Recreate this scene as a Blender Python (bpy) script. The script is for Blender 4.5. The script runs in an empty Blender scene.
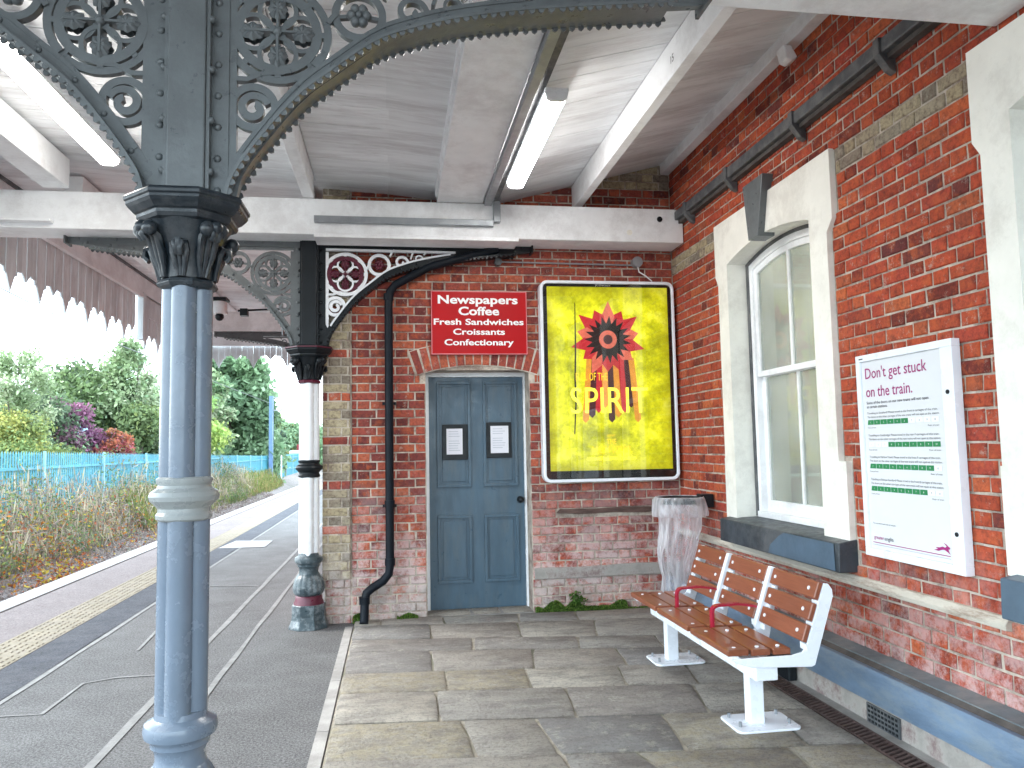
import bpy, math, random
import numpy as np
from mathutils import Vector, Matrix
random.seed(7); rng = np.random.default_rng(7)
PI = math.pi
sc = bpy.context.scene
COL = sc.collection

# ------------------------------------------------------------------ camera
cam_d = bpy.data.cameras.new('camera'); cam = bpy.data.objects.new('camera', cam_d); COL.objects.link(cam)
yw, pt, rl = 0.154107477, 0.0813326864, -0.0186548663
Fv = Vector((math.sin(yw)*math.cos(pt), math.cos(yw)*math.cos(pt), math.sin(pt)))
R0 = Vector((math.cos(yw), -math.sin(yw), 0)); U0 = R0.cross(Fv)
Rv = R0*math.cos(rl) + U0*math.sin(rl); Uv = -R0*math.sin(rl) + U0*math.cos(rl)
M = Matrix((Rv, Uv, -Fv)).transposed().to_4x4(); M.translation = Vector((0, 0, 1.5))
cam.matrix_world = M
cam_d.sensor_width = 36; cam_d.lens = 764.842/1024*36; cam_d.clip_start = .05; cam_d.clip_end = 3000
sc.camera = cam
CAMP = Vector((0, 0, 1.5))
def project(p):
    v = Vector(p)-CAMP; z = v.dot(Fv)
    if z < .1: return None
    return 512+764.842*v.dot(Rv)/z, 384-764.842*v.dot(Uv)/z, z

# ------------------------------------------------------------------ world, sun, exposure
SUN_EL, SUN_AZ = math.radians(38), math.radians(-75)      # azimuth from +Y towards +X
w = bpy.data.worlds.new('World'); sc.world = w; w.use_nodes = True
nt = w.node_tree; nt.nodes.clear()
out = nt.nodes.new('ShaderNodeOutputWorld'); bg = nt.nodes.new('ShaderNodeBackground')
sky = nt.nodes.new('ShaderNodeTexSky'); sky.sky_type = 'NISHITA'; sky.sun_disc = False
sky.sun_elevation = SUN_EL; sky.sun_rotation = SUN_AZ; sky.air_density = 1.0; sky.dust_density = 1.2; sky.ozone_density = 1.0
tc = nt.nodes.new('ShaderNodeTexCoord'); mp = nt.nodes.new('ShaderNodeMapping'); mp.inputs['Scale'].default_value = (1.2, 1.2, 4)
cn = nt.nodes.new('ShaderNodeTexNoise'); cn.inputs['Scale'].default_value = 2.2; cn.inputs['Detail'].default_value = 7
cr = nt.nodes.new('ShaderNodeMapRange'); cr.inputs['From Min'].default_value = .32; cr.inputs['From Max'].default_value = .62
cr.inputs['To Min'].default_value = .62; cr.inputs['To Max'].default_value = .97
mx = nt.nodes.new('ShaderNodeMix'); mx.data_type = 'RGBA'; mx.inputs['B'].default_value = (6.3, 7.5, 8.2, 1)
nt.links.new(tc.outputs['Generated'], mp.inputs['Vector']); nt.links.new(mp.outputs['Vector'], cn.inputs['Vector'])
nt.links.new(cn.outputs['Fac'], cr.inputs['Value']); nt.links.new(cr.outputs['Result'], mx.inputs['Factor'])
nt.links.new(sky.outputs['Color'], mx.inputs['A']); nt.links.new(mx.outputs['Result'], bg.inputs['Color'])
bg.inputs['Strength'].default_value = .13
nt.links.new(bg.outputs['Background'], out.inputs['Surface'])
sl = bpy.data.lights.new('sun', 'SUN'); sl.energy = .9; sl.angle = math.radians(16); sl.color = (1, .96, .9)
so = bpy.data.objects.new('sun', sl); COL.objects.link(so)
sd = Vector((math.sin(SUN_AZ)*math.cos(SUN_EL), math.cos(SUN_AZ)*math.cos(SUN_EL), math.sin(SUN_EL)))
so.rotation_euler = sd.to_track_quat('Z', 'Y').to_euler()
sc.view_settings.view_transform = 'Standard'; sc.view_settings.look = 'None'
sc.view_settings.exposure = 2.62; sc.view_settings.gamma = 1
sc.render.engine = 'CYCLES'
try:
    sc.cycles.max_bounces = 10; sc.cycles.diffuse_bounces = 6; sc.cycles.transparent_max_bounces = 16
    sc.cycles.use_denoising = True
except Exception: pass

# ------------------------------------------------------------------ materials
def srgb(h):
    h = h.lstrip('#'); c = [int(h[i:i+2], 16)/255 for i in (0, 2, 4)]
    return tuple((x/12.92 if x <= .04045 else ((x+.055)/1.055)**2.4) for x in c)
class NM:
    def __init__(s, name):
        s.m = bpy.data.materials.new(name); s.m.use_nodes = True; s.t = s.m.node_tree
        s.b = s.t.nodes['Principled BSDF']; s.out = s.t.nodes['Material Output']
    def n(s, typ, **kw):
        o = s.t.nodes.new('ShaderNode'+typ)
        for k, v in kw.items():
            if k in o.inputs: s.set(o, k, v)
            else: setattr(o, k, v)
        return o
    def set(s, o, k, v):
        if hasattr(v, 'is_output') or isinstance(v, bpy.types.NodeSocket): s.t.links.new(v, o.inputs[k])
        else: o.inputs[k].default_value = v
    def pos(s, scale=(1, 1, 1)):
        g = s.n('NewGeometry'); m = s.n('Mapping'); m.inputs['Scale'].default_value = scale
        s.t.links.new(g.outputs['Position'], m.inputs['Vector']); return m.outputs['Vector']
    def noise(s, scale, detail=5, rough=.6, vec=None, stretch=(1, 1, 1)):
        o = s.n('TexNoise'); o.inputs['Scale'].default_value = scale; o.inputs['Detail'].default_value = detail; o.inputs['Roughness'].default_value = rough
        s.t.links.new(vec if vec else s.pos(stretch), o.inputs['Vector']); return o.outputs['Fac']
    def rng(s, v, a, b, c, d):
        o = s.n('MapRange'); s.t.links.new(v, o.inputs['Value'])
        for k, x in zip(('From Min', 'From Max', 'To Min', 'To Max'), (a, b, c, d)): o.inputs[k].default_value = x
        return o.outputs['Result']
    def math(s, op, a, b=0.0, clamp=False):
        o = s.n('Math'); o.operation = op; o.use_clamp = clamp
        for i, x in ((0, a), (1, b)):
            if isinstance(x, (int, float)): o.inputs[i].default_value = x
            else: s.t.links.new(x, o.inputs[i])
        return o.outputs[0]
    def mix(s, f, a, b, mode='MIX'):
        o = s.n('Mix'); o.data_type = 'RGBA'; o.blend_type = mode
        for k, x in (('Factor', f), ('A', a), ('B', b)):
            i = [q for q in o.inputs if q.name == k and (q.type == 'RGBA' or k == 'Factor')][0]
            if isinstance(x, (int, float)): i.default_value = x
            elif isinstance(x, tuple): i.default_value = (*x[:3], 1)
            else: s.t.links.new(x, i)
        return [q for q in o.outputs if q.type == 'RGBA'][0]
    def ramp(s, v, stops):
        o = s.n('ValToRGB'); e = o.color_ramp.elements
        while len(e) < len(stops): e.new(.5)
        for q, (p, c) in zip(e, stops): q.position = p; q.color = (*c, 1)
        s.t.links.new(v, o.inputs['Fac']); return o.outputs['Color']
    def base(s, c):
        if isinstance(c, tuple): s.b.inputs['Base Color'].default_value = (*c[:3], 1)
        else: s.t.links.new(c, s.b.inputs['Base Color'])
    def bump(s, h, strength=.3, dist=.01):
        o = s.n('Bump'); o.inputs['Strength'].default_value = strength; o.inputs['Distance'].default_value = dist
        s.t.links.new(h, o.inputs['Height']); s.t.links.new(o.outputs['Normal'], s.b.inputs['Normal'])
    def rnd(s):
        g = s.n('NewGeometry'); o = s.n('ObjectInfo')
        return s.math('FRACT', s.math('ADD', g.outputs['Random Per Island'], o.outputs['Random']))
MATS = {}
def mat(name, col, rough=.55, var=.18, scale=5, bump=.12, bscale=60, metal=0, stretch=(1, 1, 1), dirt=None, dirt_amt=.35, dirt_scale=2.5, island=0, spec=.5, grain=0, gscale=160):
    if name in MATS: return MATS[name]
    n = NM(name); c = tuple(col) if not isinstance(col, str) else srgb(col)
    v = n.noise(scale, 6, .65, stretch=stretch)
    cc = n.mix(n.rng(v, .36, .64, 0, 1), tuple(x*(1-var) for x in c), tuple(min(1, x*(1+var)) for x in c))
    if island: cc = n.mix(island, cc, n.ramp(n.rnd(), [(0, (.25, .25, .25)), (1, (1, 1, 1))]), 'MULTIPLY')
    if dirt: cc = n.mix(n.rng(n.noise(dirt_scale, 10, .76, stretch=stretch), .47, .60, 0, dirt_amt), cc, dirt)
    if grain:
        gv = n.noise(gscale, 3, .8); cc = n.mix(n.rng(gv, .38, .62, 0, 1), n.mix(grain, cc, (0, 0, 0)), n.mix(grain*.8, cc, tuple(min(1, x*2.2) for x in c)))
    n.base(cc); n.b.inputs['Metallic'].default_value = metal
    fr = n.rng(n.noise(scale*3, 4), .3, .7, max(.03, rough-.1), min(1, rough+.12)); n.t.links.new(fr, n.b.inputs['Roughness'])
    n.b.inputs['Specular IOR Level'].default_value = spec
    if bump: n.bump(n.noise(bscale, 5, .6, stretch=stretch), bump, .006)
    MATS[name] = n.m; return n.m

def brick_mat(name, stops, wash_z=None, wash_col=(.62, .56, .53), wash_amt=.75, foot=0):
    n = NM(name); g = n.n('NewGeometry'); sx = n.n('SeparateXYZ'); n.t.links.new(g.outputs['Position'], sx.inputs[0])
    c = n.ramp(n.rnd(), stops)
    c = n.mix(n.rng(n.noise(34, 7, .75), .44, .66, 0, .65), c, (.05, .022, .02))
    if 'red' in name: c = n.mix(n.rng(n.noise(11, 6, .75), .50, .62, 0, .5), c, srgb('#c4643c'))
    c = n.mix(n.rng(n.noise(2.2, 6, .7), .45, .75, 0, .4), c, (.12, .045, .045))
    if wash_z:
        z0, z1 = wash_z
        k = n.rng(sx.outputs['Z'], z0, z1, 1.0, 0.0)
        k = n.math('MULTIPLY', k, n.rng(n.noise(6, 10, .8), .43, .56, 0, 1))
        c = n.mix(n.math('MULTIPLY', k, wash_amt), c, wash_col)
        if foot:
            k2 = n.math('MULTIPLY', n.rng(sx.outputs['Z'], foot*.75, foot*1.2, 1, 0), n.rng(n.noise(5, 9, .78), .40, .56, 0, .8)); c = n.mix(k2, c, (.40, .37, .34))
    c = n.mix(n.rng(n.noise(15, 10, .82), .565, .64, 0, .6), c, (.44, .37, .32))
    n.base(c); n.b.inputs['Roughness'].default_value = .85; n.b.inputs['Specular IOR Level'].default_value = .15
    n.bump(n.noise(95, 7, .7), .55, .006)
    return n.m
RED = [(0, srgb('#6c322c')), (.12, srgb('#9c4533')), (.45, srgb('#b95438')), (.7, srgb('#ae493a')), (.88, srgb('#c86a42')), (1, srgb('#663436'))]
RED2 = [(0, srgb('#6b3634')), (.3, srgb('#944a43')), (.6, srgb('#a85548')), (.85, srgb('#b9644a')), (1, srgb('#5f3537'))]
m_brick_r = brick_mat('red_brick_side', RED, (.25, 1.0), wash_amt=.85, wash_col=(.60, .44, .43))
m_brick_e = brick_mat('red_brick_end', RED2, (.35, 1.25), wash_amt=.85, wash_col=(.62, .50, .49), foot=.36)
m_brick_y = brick_mat('buff_brick', [(0, srgb('#a89c80')), (.4, srgb('#b8ab8c')), (.75, srgb('#9a9180')), (1, srgb('#857d70'))], (.3, .9), wash_amt=.5)
m_mortar = mat('lime_mortar', (.48, .42, .355), .9, .25, 9, .5, 120, dirt=(.17, .11, .09), dirt_amt=.75, dirt_scale=5)
m_white = mat('white_timber_paint', (.85, .865, .88), .45, .05, 3, .10, 26, stretch=(1, 1, 1), dirt=(.36, .33, .33), dirt_amt=.30, dirt_scale=1.6)
m_board = mat('white_ceiling_paint', (.84, .86, .88), .5, .09, 2.5, .12, 22, stretch=(.35, 2.5, 1), dirt=(.42, .40, .41), dirt_amt=.5, dirt_scale=1.7, island=.16)
m_stucco = mat('cream_render', (.83, .815, .75), .6, .05, 3, .12, 45, dirt=(.5, .47, .42), dirt_amt=.4, dirt_scale=2)
m_valance = mat('grey_valance_paint', (.78, .85, .88), .65, .14, 4, .15, 40, stretch=(1, 1, .3), dirt=(.42, .42, .44), dirt_amt=.5, island=.22)
m_iron = mat('grey_green_gloss_paint', (.118, .132, .138), .34, .10, 6, .18, 45, dirt=(.08, .085, .09), dirt_amt=.35, dirt_scale=5)
m_iron_l = mat('blue_grey_gloss_paint', (.145, .185, .24), .22, .06, 5, .14, 60, dirt=(.15, .18, .22), dirt_amt=.2, dirt_scale=6)
m_ring = mat('pale_grey_gloss_paint', (.29, .31, .31), .3, .06, 5, .08, 60)
m_black = mat('black_gloss_paint', (.008, .011, .014), .38, .2, 6, .15, 50, spec=.28)
m_dkgreen = mat('dark_slate_paint', (.013, .020, .027), .34, .2, 7, .2, 45, dirt=(.3, .3, .3), dirt_amt=.12, dirt_scale=9)
m_slate = mat('slate_green_paint', (.035, .055, .066), .35, .2, 7, .25, 45, dirt=(.35, .38, .4), dirt_amt=.45, dirt_scale=9)
m_burg = mat('burgundy_paint', (.085, .006, .022), .35, .1, 5, .1)
m_colwhite = mat('white_column_paint', (.80, .82, .85), .25, .04, 3, .05)
m_blue = mat('slate_blue_door_paint', (.052, .098, .142), .36, .14, 4, .18, 30, stretch=(3, 3, .6), dirt=(.09, .12, .14), dirt_amt=.5, dirt_scale=3)
m_plblue = mat('plinth_blue_paint', (.13, .195, .285), .45, .18, 4, .3, 40, stretch=(2, .6, 2), dirt=(.22, .26, .28), dirt_amt=.5, dirt_scale=6)
m_ledge = mat('plinth_grey_paint', (.13, .165, .185), .5, .2, 4, .3, 40, dirt=(.3, .29, .27), dirt_amt=.4)
m_grime = mat('grimy_groove', (.08, .07, .065), .9, .3, 9, .3, 60)
m_sill = mat('charcoal_sill_paint', (.03, .04, .05), .45, .3, 6, .25, 40, dirt=(.2, .2, .2), dirt_amt=.3)
m_sillblue = mat('sill_blue_paint', (.075, .12, .17), .4, .12, 4, .15, 40)
m_base = mat('whitewashed_base', (.36, .34, .315), .85, .25, 5, .6, 30, dirt=(.16, .10, .10), dirt_amt=.85, dirt_scale=5)
m_string = mat('weathered_string_course', (.60, .56, .48), .8, .15, 4, .5, 30, stretch=(1, .5, 3), dirt=(.20, .13, .09), dirt_amt=.75, dirt_scale=4)
m_oldwood = mat('rotted_brown_timber', (.10, .06, .05), .85, .4, 12, .6, 30, stretch=(.5, 1, 3))
m_pipe = mat('black_pipe_paint', (.004, .007, .012), .5, .2, 6, .15, spec=.2)
m_metal = mat('galvanised_steel', (.30, .32, .34), .4, .12, 6, .1, 60, metal=.5)
m_dkgrey = mat('dark_grey_paint', (.075, .082, .09), .5, .25, 6, .3, 40, dirt=(.2, .19, .18), dirt_amt=.4, dirt_scale=6)
m_plastic_w = mat('white_plastic', (.80, .82, .84), .3, .03, 3, 0)
m_frame_w = mat('white_powder_coat', (.80, .84, .90), .3, .03, 3, .03)
m_red = mat('sign_red', (.42, .002, .005), .4, .05, 2, .02, spec=.2)
m_text_w = mat('sign_white', (.88, .87, .87), .6, .02, 2, 0)
m_armrest = mat('crimson_powder_coat', (.33, .006, .03), .3, .05, 4, .03)
m_asph = mat('asphalt', (.100, .099, .102), .88, .2, 1.6, 1, 120, dirt=(.052, .05, .05), dirt_amt=.6, dirt_scale=1.1, grain=.55, gscale=75)
m_asph_d = mat('dark_asphalt', (.036, .039, .052), .88, .2, 3, 1, 120, dirt=(.08, .08, .09), dirt_amt=.5, grain=.5, gscale=75)
m_seam = mat('joint_sealant_grey', (.19, .19, .19), .8, .2, 8, .4, 90, dirt=(.16, .16, .16), dirt_amt=.6, dirt_scale=9)
m_pink = mat('pinkish_paving', (.145, .122, .124), .85, .16, 5, .5, 150, dirt=(.10, .08, .08), dirt_amt=.8, grain=.4, gscale=60)
m_tact = mat('buff_tactile_paving', (.21, .18, .13), .8, .12, 6, .4, 120, dirt=(.19, .165, .14), dirt_amt=.4, island=.12)
m_cop = mat('white_edge_paint', (.28, .28, .29), .7, .1, 6, .3, 90, dirt=(.22, .2, .2), dirt_amt=.6, dirt_scale=7)
m_kerb = mat('pale_concrete', (.30, .29, .28), .85, .15, 6, .5, 90, dirt=(.18, .17, .16), dirt_amt=.5)
m_grate = mat('rusty_cast_iron', (.085, .055, .05), .7, .35, 14, .4, 60, metal=.2)
m_moss = mat('moss', (.045, .085, .012), .95, .5, 25, .8, 90)

def slab_mat(nm='york_stone', yel=False):
    n = NM(nm)
    r = n.rnd()
    c = n.ramp(r, [(0, (.40, .375, .34)), (.2, (.62, .57, .49)), (.4, (.31, .30, .295)), (.6, (.60, .55, .47)), (.75, (.44, .39, .345)), (.9, (.27, .265, .265)), (1, (.52, .49, .44))])
    if yel: c = n.mix(n.rng(n.noise(13, 6, .7), .38, .6, .25, .9), c, (.50, .43, .29))
    c = n.mix(n.rng(n.noise(3.2, 9, .75, stretch=(1, 2.2, 1)), .46, .60, 0, .6), c, (.21, .19, .175))
    c = n.mix(n.rng(n.noise(9, 10, .82), .53, .61, 0, .7), c, (.56, .52, .45))
    c = n.mix(n.rng(n.noise(48, 5, .8), .50, .63, 0, .5), c, (.15, .14, .13))
    c = n.mix(n.rng(n.noise(1.3, 4, .6), .4, .65, 0, .35), c, (.2, .17, .16))
    n.base(c); n.b.inputs['Roughness'].default_value = .78
    h = n.math('ADD', n.math('MULTIPLY', n.noise(5, 8, .65, stretch=(1, 2.6, 1)), 2.2), n.math('MULTIPLY', n.noise(42, 6, .75), 1.4)); n.bump(h, 1.0, .035)
    return n.m
m_slab = slab_mat(); m_slab_y = slab_mat('buff_york_stone', True)
def wood_mat():
    n = NM('varnished_hardwood')
    c = n.mix(n.noise(5, 5, .6, stretch=(9, .7, 9)), (.18, .048, .020), (.36, .115, .052))
    c = n.mix(.4, c, n.ramp(n.rnd(), [(0, (.55, .5, .5)), (1, (1, 1, 1))]), 'MULTIPLY')
    c = n.mix(n.rng(n.noise(22, 5, .6, stretch=(12, .5, 12)), .5, .8, 0, .5), c, (.10, .025, .012))
    n.base(c); n.b.inputs['Roughness'].default_value = .3; n.b.inputs['Coat Weight'].default_value = .25
    n.bump(n.noise(30, 4, .6, stretch=(10, .6, 10)), .12, .004)
    return n.m
m_wood = wood_mat()
def glass_mat(name, tint=(.86, .9, .9), milk=0):
    n = NM(name); gl = n.n('BsdfGlossy'); gl.inputs['Roughness'].default_value = .015; gl.inputs['Color'].default_value = (.9, .92, .95, 1)
    tr = n.n('BsdfTransparent'); tr.inputs['Color'].default_value = (*tint, 1)
    fr = n.n('Fresnel'); fr.inputs['IOR'].default_value = 1.42
    ms = n.n('MixShader'); n.t.links.new(n.math('ADD', fr.outputs[0], .01), ms.inputs[0]); n.t.links.new(tr.outputs[0], ms.inputs[1]); n.t.links.new(gl.outputs[0], ms.inputs[2])
    o = ms.outputs[0]
    if milk:
        df = n.n('BsdfTranslucent'); df.inputs['Color'].default_value = (.85, .88, .86, 1); d2 = n.n('BsdfDiffuse'); d2.inputs['Color'].default_value = (.8, .82, .78, 1)
        a1 = n.n('MixShader'); a1.inputs[0].default_value = .5; n.t.links.new(df.outputs[0], a1.inputs[1]); n.t.links.new(d2.outputs[0], a1.inputs[2])
        a2 = n.n('MixShader'); n.t.links.new(n.rng(n.noise(3, 5), .35, .65, milk*.5, milk), a2.inputs[0]); n.t.links.new(o, a2.inputs[1]); n.t.links.new(a1.outputs[0], a2.inputs[2]); o = a2.outputs[0]
    n.t.links.new(o, n.out.inputs['Surface']); return n.m
m_glass = glass_mat('window_glass', milk=.16)
def emit_mat(name, col, st, base=None):
    n = NM(name); n.base(base or col); n.b.inputs['Emission Color'].default_value = (*col, 1); n.b.inputs['Emission Strength'].default_value = st
    n.b.inputs['Roughness'].default_value = .25
    return n.m
m_tube = emit_mat('lit_diffuser', (1, .98, .95), 8)
m_tube2 = emit_mat('warm_lit_diffuser', (1, .97, .90), 5.5)
def bag_mat():
    n = NM('clear_polythene')
    d = n.n('BsdfTranslucent'); d.inputs['Color'].default_value = (.82, .82, .86, 1)
    d0 = n.n('BsdfDiffuse'); d0.inputs['Color'].default_value = (.88, .88, .92, 1)
    a = n.n('AddShader'); 
    m1 = n.n('MixShader'); m1.inputs[0].default_value = .5; n.t.links.new(d.outputs[0], m1.inputs[1]); n.t.links.new(d0.outputs[0], m1.inputs[2])
    g = n.n('BsdfGlossy'); g.inputs['Roughness'].default_value = .12
    m2 = n.n('MixShader'); m2.inputs[0].default_value = .14; n.t.links.new(m1.outputs[0], m2.inputs[1]); n.t.links.new(g.outputs[0], m2.inputs[2])
    t = n.n('BsdfTransparent'); t.inputs['Color'].default_value = (.95, .95, .97, 1)
    lw = n.n('LayerWeight'); lw.inputs['Blend'].default_value = .45
    f = n.math('ADD', n.rng(lw.outputs['Facing'], 0, 1, .16, 1.0), n.rng(n.noise(14, 5, .6, stretch=(1, 1, .3)), .4, .7, 0, .3), True)
    m3 = n.n('MixShader'); n.t.links.new(f, m3.inputs[0]); n.t.links.new(t.outputs[0], m3.inputs[1]); n.t.links.new(m2.outputs[0], m3.inputs[2])
    n.t.links.new(m3.outputs[0], n.out.inputs['Surface'])
    n.t.nodes.remove(a); return n.m
m_bag = bag_mat()
def leaf_mat():
    n = NM('foliage'); a = n.n('Attribute'); a.attribute_name = 'leafcol'; a.attribute_type = 'GEOMETRY'
    n.base(a.outputs['Color']); n.b.inputs['Roughness'].default_value = .6; n.b.inputs['Specular IOR Level'].default_value = .25
    tl = n.n('BsdfTranslucent'); n.t.links.new(a.outputs['Color'], tl.inputs['Color'])
    ms = n.n('MixShader'); ms.inputs[0].default_value = .38; n.t.links.new(n.b.outputs[0], ms.inputs[1]); n.t.links.new(tl.outputs[0], ms.inputs[2])
    n.t.links.new(ms.outputs[0], n.out.inputs['Surface']); return n.m
m_leaf = leaf_mat()
m_bark = mat('bark', (.10, .08, .065), .9, .3, 6, .6, 30)

# ------------------------------------------------------------------ mesh helpers
class MB:
    def __init__(s): s.v = []; s.f = []
    def add(s, vs, fs):
        o = len(s.v); s.v += [tuple(v) for v in vs]; s.f += [tuple(i+o for i in f) for f in fs]; return s
    def box(s, x0, x1, y0, y1, z0, z1):
        vs = [(x, y, z) for z in (z0, z1) for y in (y0, y1) for x in (x0, x1)]
        return s.add(vs, [(0, 2, 3, 1), (4, 5, 7, 6), (0, 1, 5, 4), (2, 6, 7, 3), (0, 4, 6, 2), (1, 3, 7, 5)])
    def prism(s, poly, axis, a, b):
        """poly: 2-D points (counter-clockwise), axis: extrusion axis index"""
        def P(p, t):
            q = [0, 0, 0]; k = [i for i in range(3) if i != axis]; q[k[0]], q[k[1]] = p; q[axis] = t; return tuple(q)
        n = len(poly); vs = [P(p, a) for p in poly]+[P(p, b) for p in poly]
        fs = [tuple(range(n)), tuple(range(2*n-1, n-1, -1))]+[(i, i+n, (i+1) % n+n, (i+1) % n) for i in range(n)]
        return s.add(vs, fs)
    def tube(s, path, r, n=10, caps=True):
        path = [Vector(p) for p in path]; m = len(path); rs = r if isinstance(r, (list, tuple)) else [r]*m
        o = len(s.v); up = None
        for i, p in enumerate(path):
            t = (path[min(i+1, m-1)]-path[max(i-1, 0)]).normalized()
            if up is None: up = Vector((0, 0, 1)) if abs(t.z) < .9 else Vector((1, 0, 0))
            a = t.cross(up).normalized(); b = a.cross(t).normalized(); up = b
            for k in range(n):
                q = p+(a*math.cos(2*PI*k/n)+b*math.sin(2*PI*k/n))*rs[i]; s.v.append(tuple(q))
        for i in range(m-1):
            for k in range(n):
                s.f.append((o+i*n+k, o+i*n+(k+1) % n, o+(i+1)*n+(k+1) % n, o+(i+1)*n+k))
        if caps: s.f.append(tuple(o+k for k in range(n))[::-1]); s.f.append(tuple(o+(m-1)*n+k for k in range(n)))
        return s
    def lathe(s, prof, n=32, c=(0, 0), fn=None, caps=True, rot=0):
        """prof: (r, z) list; fn(theta, r, z) -> r"""
        o = len(s.v)
        for r, z in prof:
            for k in range(n):
                th = 2*PI*k/n+rot; q = fn(th, r, z) if fn else r
                s.v.append((c[0]+q*math.cos(th), c[1]+q*math.sin(th), z))
        m = len(prof)
        for i in range(m-1):
            for k in range(n): s.f.append((o+i*n+k, o+i*n+(k+1) % n, o+(i+1)*n+(k+1) % n, o+(i+1)*n+k))
        if caps: s.f.append(tuple(o+k for k in range(n))[::-1]); s.f.append(tuple(o+(m-1)*n+k for k in range(n)))
        return s
    def ribbon(s, pts, wd, y0, y1, closed=False):
        """flat strip in the XZ plane along pts with width wd (scalar or list), between planes y0 and y1"""
        n = len(pts); L = []; Rr = []
        for i in range(n):
            a = pts[(i-1) % n] if (closed or i > 0) else pts[0]; b = pts[(i+1) % n] if (closed or i < n-1) else pts[-1]
            dx, dz = b[0]-a[0], b[1]-a[1]; l = math.hypot(dx, dz) or 1; nx, nz = -dz/l, dx/l
            h = (wd[i] if isinstance(wd, (list, tuple)) else wd)/2
            L.append((pts[i][0]+nx*h, pts[i][1]+nz*h)); Rr.append((pts[i][0]-nx*h, pts[i][1]-nz*h))
        o = len(s.v)
        for i in range(n):
            for (x, z), y in ((L[i], y0), (Rr[i], y0), (Rr[i], y1), (L[i], y1)): s.v.append((x, y, z))
        for i in range(n if closed else n-1):
            a = o+4*i; b = o+4*((i+1) % n)
            for k in range(4): s.f.append((a+k, a+(k+1) % 4, b+(k+1) % 4, b+k))
        if not closed: s.f.append((o, o+3, o+2, o+1)); e = o+4*(n-1); s.f.append((e, e+1, e+2, e+3))
        return s
    def ball(s, c, r, n=8, m=5, sx=1, sy=1, sz=1):
        o = len(s.v); cx, cy, cz = c
        for i in range(m+1):
            ph = -PI/2+PI*i/m
            for k in range(n): s.v.append((cx+r*sx*math.cos(ph)*math.cos(2*PI*k/n), cy+r*sy*math.cos(ph)*math.sin(2*PI*k/n), cz+r*sz*math.sin(ph)))
        for i in range(m):
            for k in range(n): s.f.append((o+i*n+k, o+i*n+(k+1) % n, o+(i+1)*n+(k+1) % n, o+(i+1)*n+k))
        return s
    def mesh(s, name, m, smooth=None):
        me = bpy.data.meshes.new(name); me.from_pydata(s.v, [], s.f)
        if m: me.materials.append(m)
        import bmesh
        bm = bmesh.new(); bm.from_mesh(me); bmesh.ops.recalc_face_normals(bm, faces=bm.faces); bm.to_mesh(me); bm.free()
        if smooth is not None:
            me.polygons.foreach_set('use_smooth', [True]*len(me.polygons)); me.set_sharp_from_angle(angle=math.radians(smooth))
        me.update(); return me
    def build(s, name, m, parent=None, smooth=None, bevel=0):
        return link(name, s.mesh(name, m, smooth), parent, bevel=bevel)
def link(name, me, parent=None, loc=None, bevel=0, rotz=0):
    o = bpy.data.objects.new(name, me); COL.objects.link(o)
    if parent: o.parent = parent
    if loc: o.location = loc
    if rotz: o.rotation_euler.z = rotz
    if bevel:
        b = o.modifiers.new('bevel', 'BEVEL'); b.width = bevel; b.segments = 2; b.limit_method = 'ANGLE'; b.angle_limit = math.radians(40)
    return o
def tag(o, label=None, cat=None, group=None, kind=None):
    for k, v in (('label', label), ('category', cat), ('group', group), ('kind', kind)):
        if v: o[k] = v
    return o
def thing(name, label, cat, loc=(0, 0, 0), group=None):
    o = bpy.data.objects.new(name, None); COL.objects.link(o); o.location = loc; o.empty_display_size = .2
    return tag(o, label, cat, group, 'thing')
def place_world(o):          # parts were modelled in world coordinates: cancel the thing's own offset
    for c in o.children:
        if not c.get('_local'): c.location = Vector(c.location)-Vector(o.location)
def copy_tree(o, parent=None):
    c = o.copy(); COL.objects.link(c); c.parent = parent
    for ch in list(o.children): copy_tree(ch, c)
    return c

def arc(cx, cz, r, a0, a1, n=24): return [(cx+r*math.cos(a0+(a1-a0)*i/n), cz+r*math.sin(a0+(a1-a0)*i/n)) for i in range(n+1)]
def spiral(cx, cz, r0, r1, a0, a1, n=30): return [(cx+(r0+(r1-r0)*i/n)*math.cos(a0+(a1-a0)*i/n), cz+(r0+(r1-r0)*i/n)*math.sin(a0+(a1-a0)*i/n)) for i in range(n+1)]
def interp(pts, x):
    return float(np.interp(x, [p[0] for p in pts], [p[1] for p in pts]))
def smooth_curve(pts, n=40):
    """Catmull-Rom through pts"""
    P = [Vector((*p, 0)) for p in pts]; P = [2*P[0]-P[1]]+P+[2*P[-1]-P[-2]]; out = []; seg = len(P)-3
    for i in range(seg):
        for k in range(max(2, n//seg)):
            t = k/max(2, n//seg); a, b, c, d = P[i:i+4]
            q = .5*((2*b)+(-a+c)*t+(2*a-5*b+4*c-d)*t*t+(-a+3*b-3*c+d)*t**3); out.append((q.x, q.y))
    out.append(tuple(pts[-1])); return out

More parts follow.
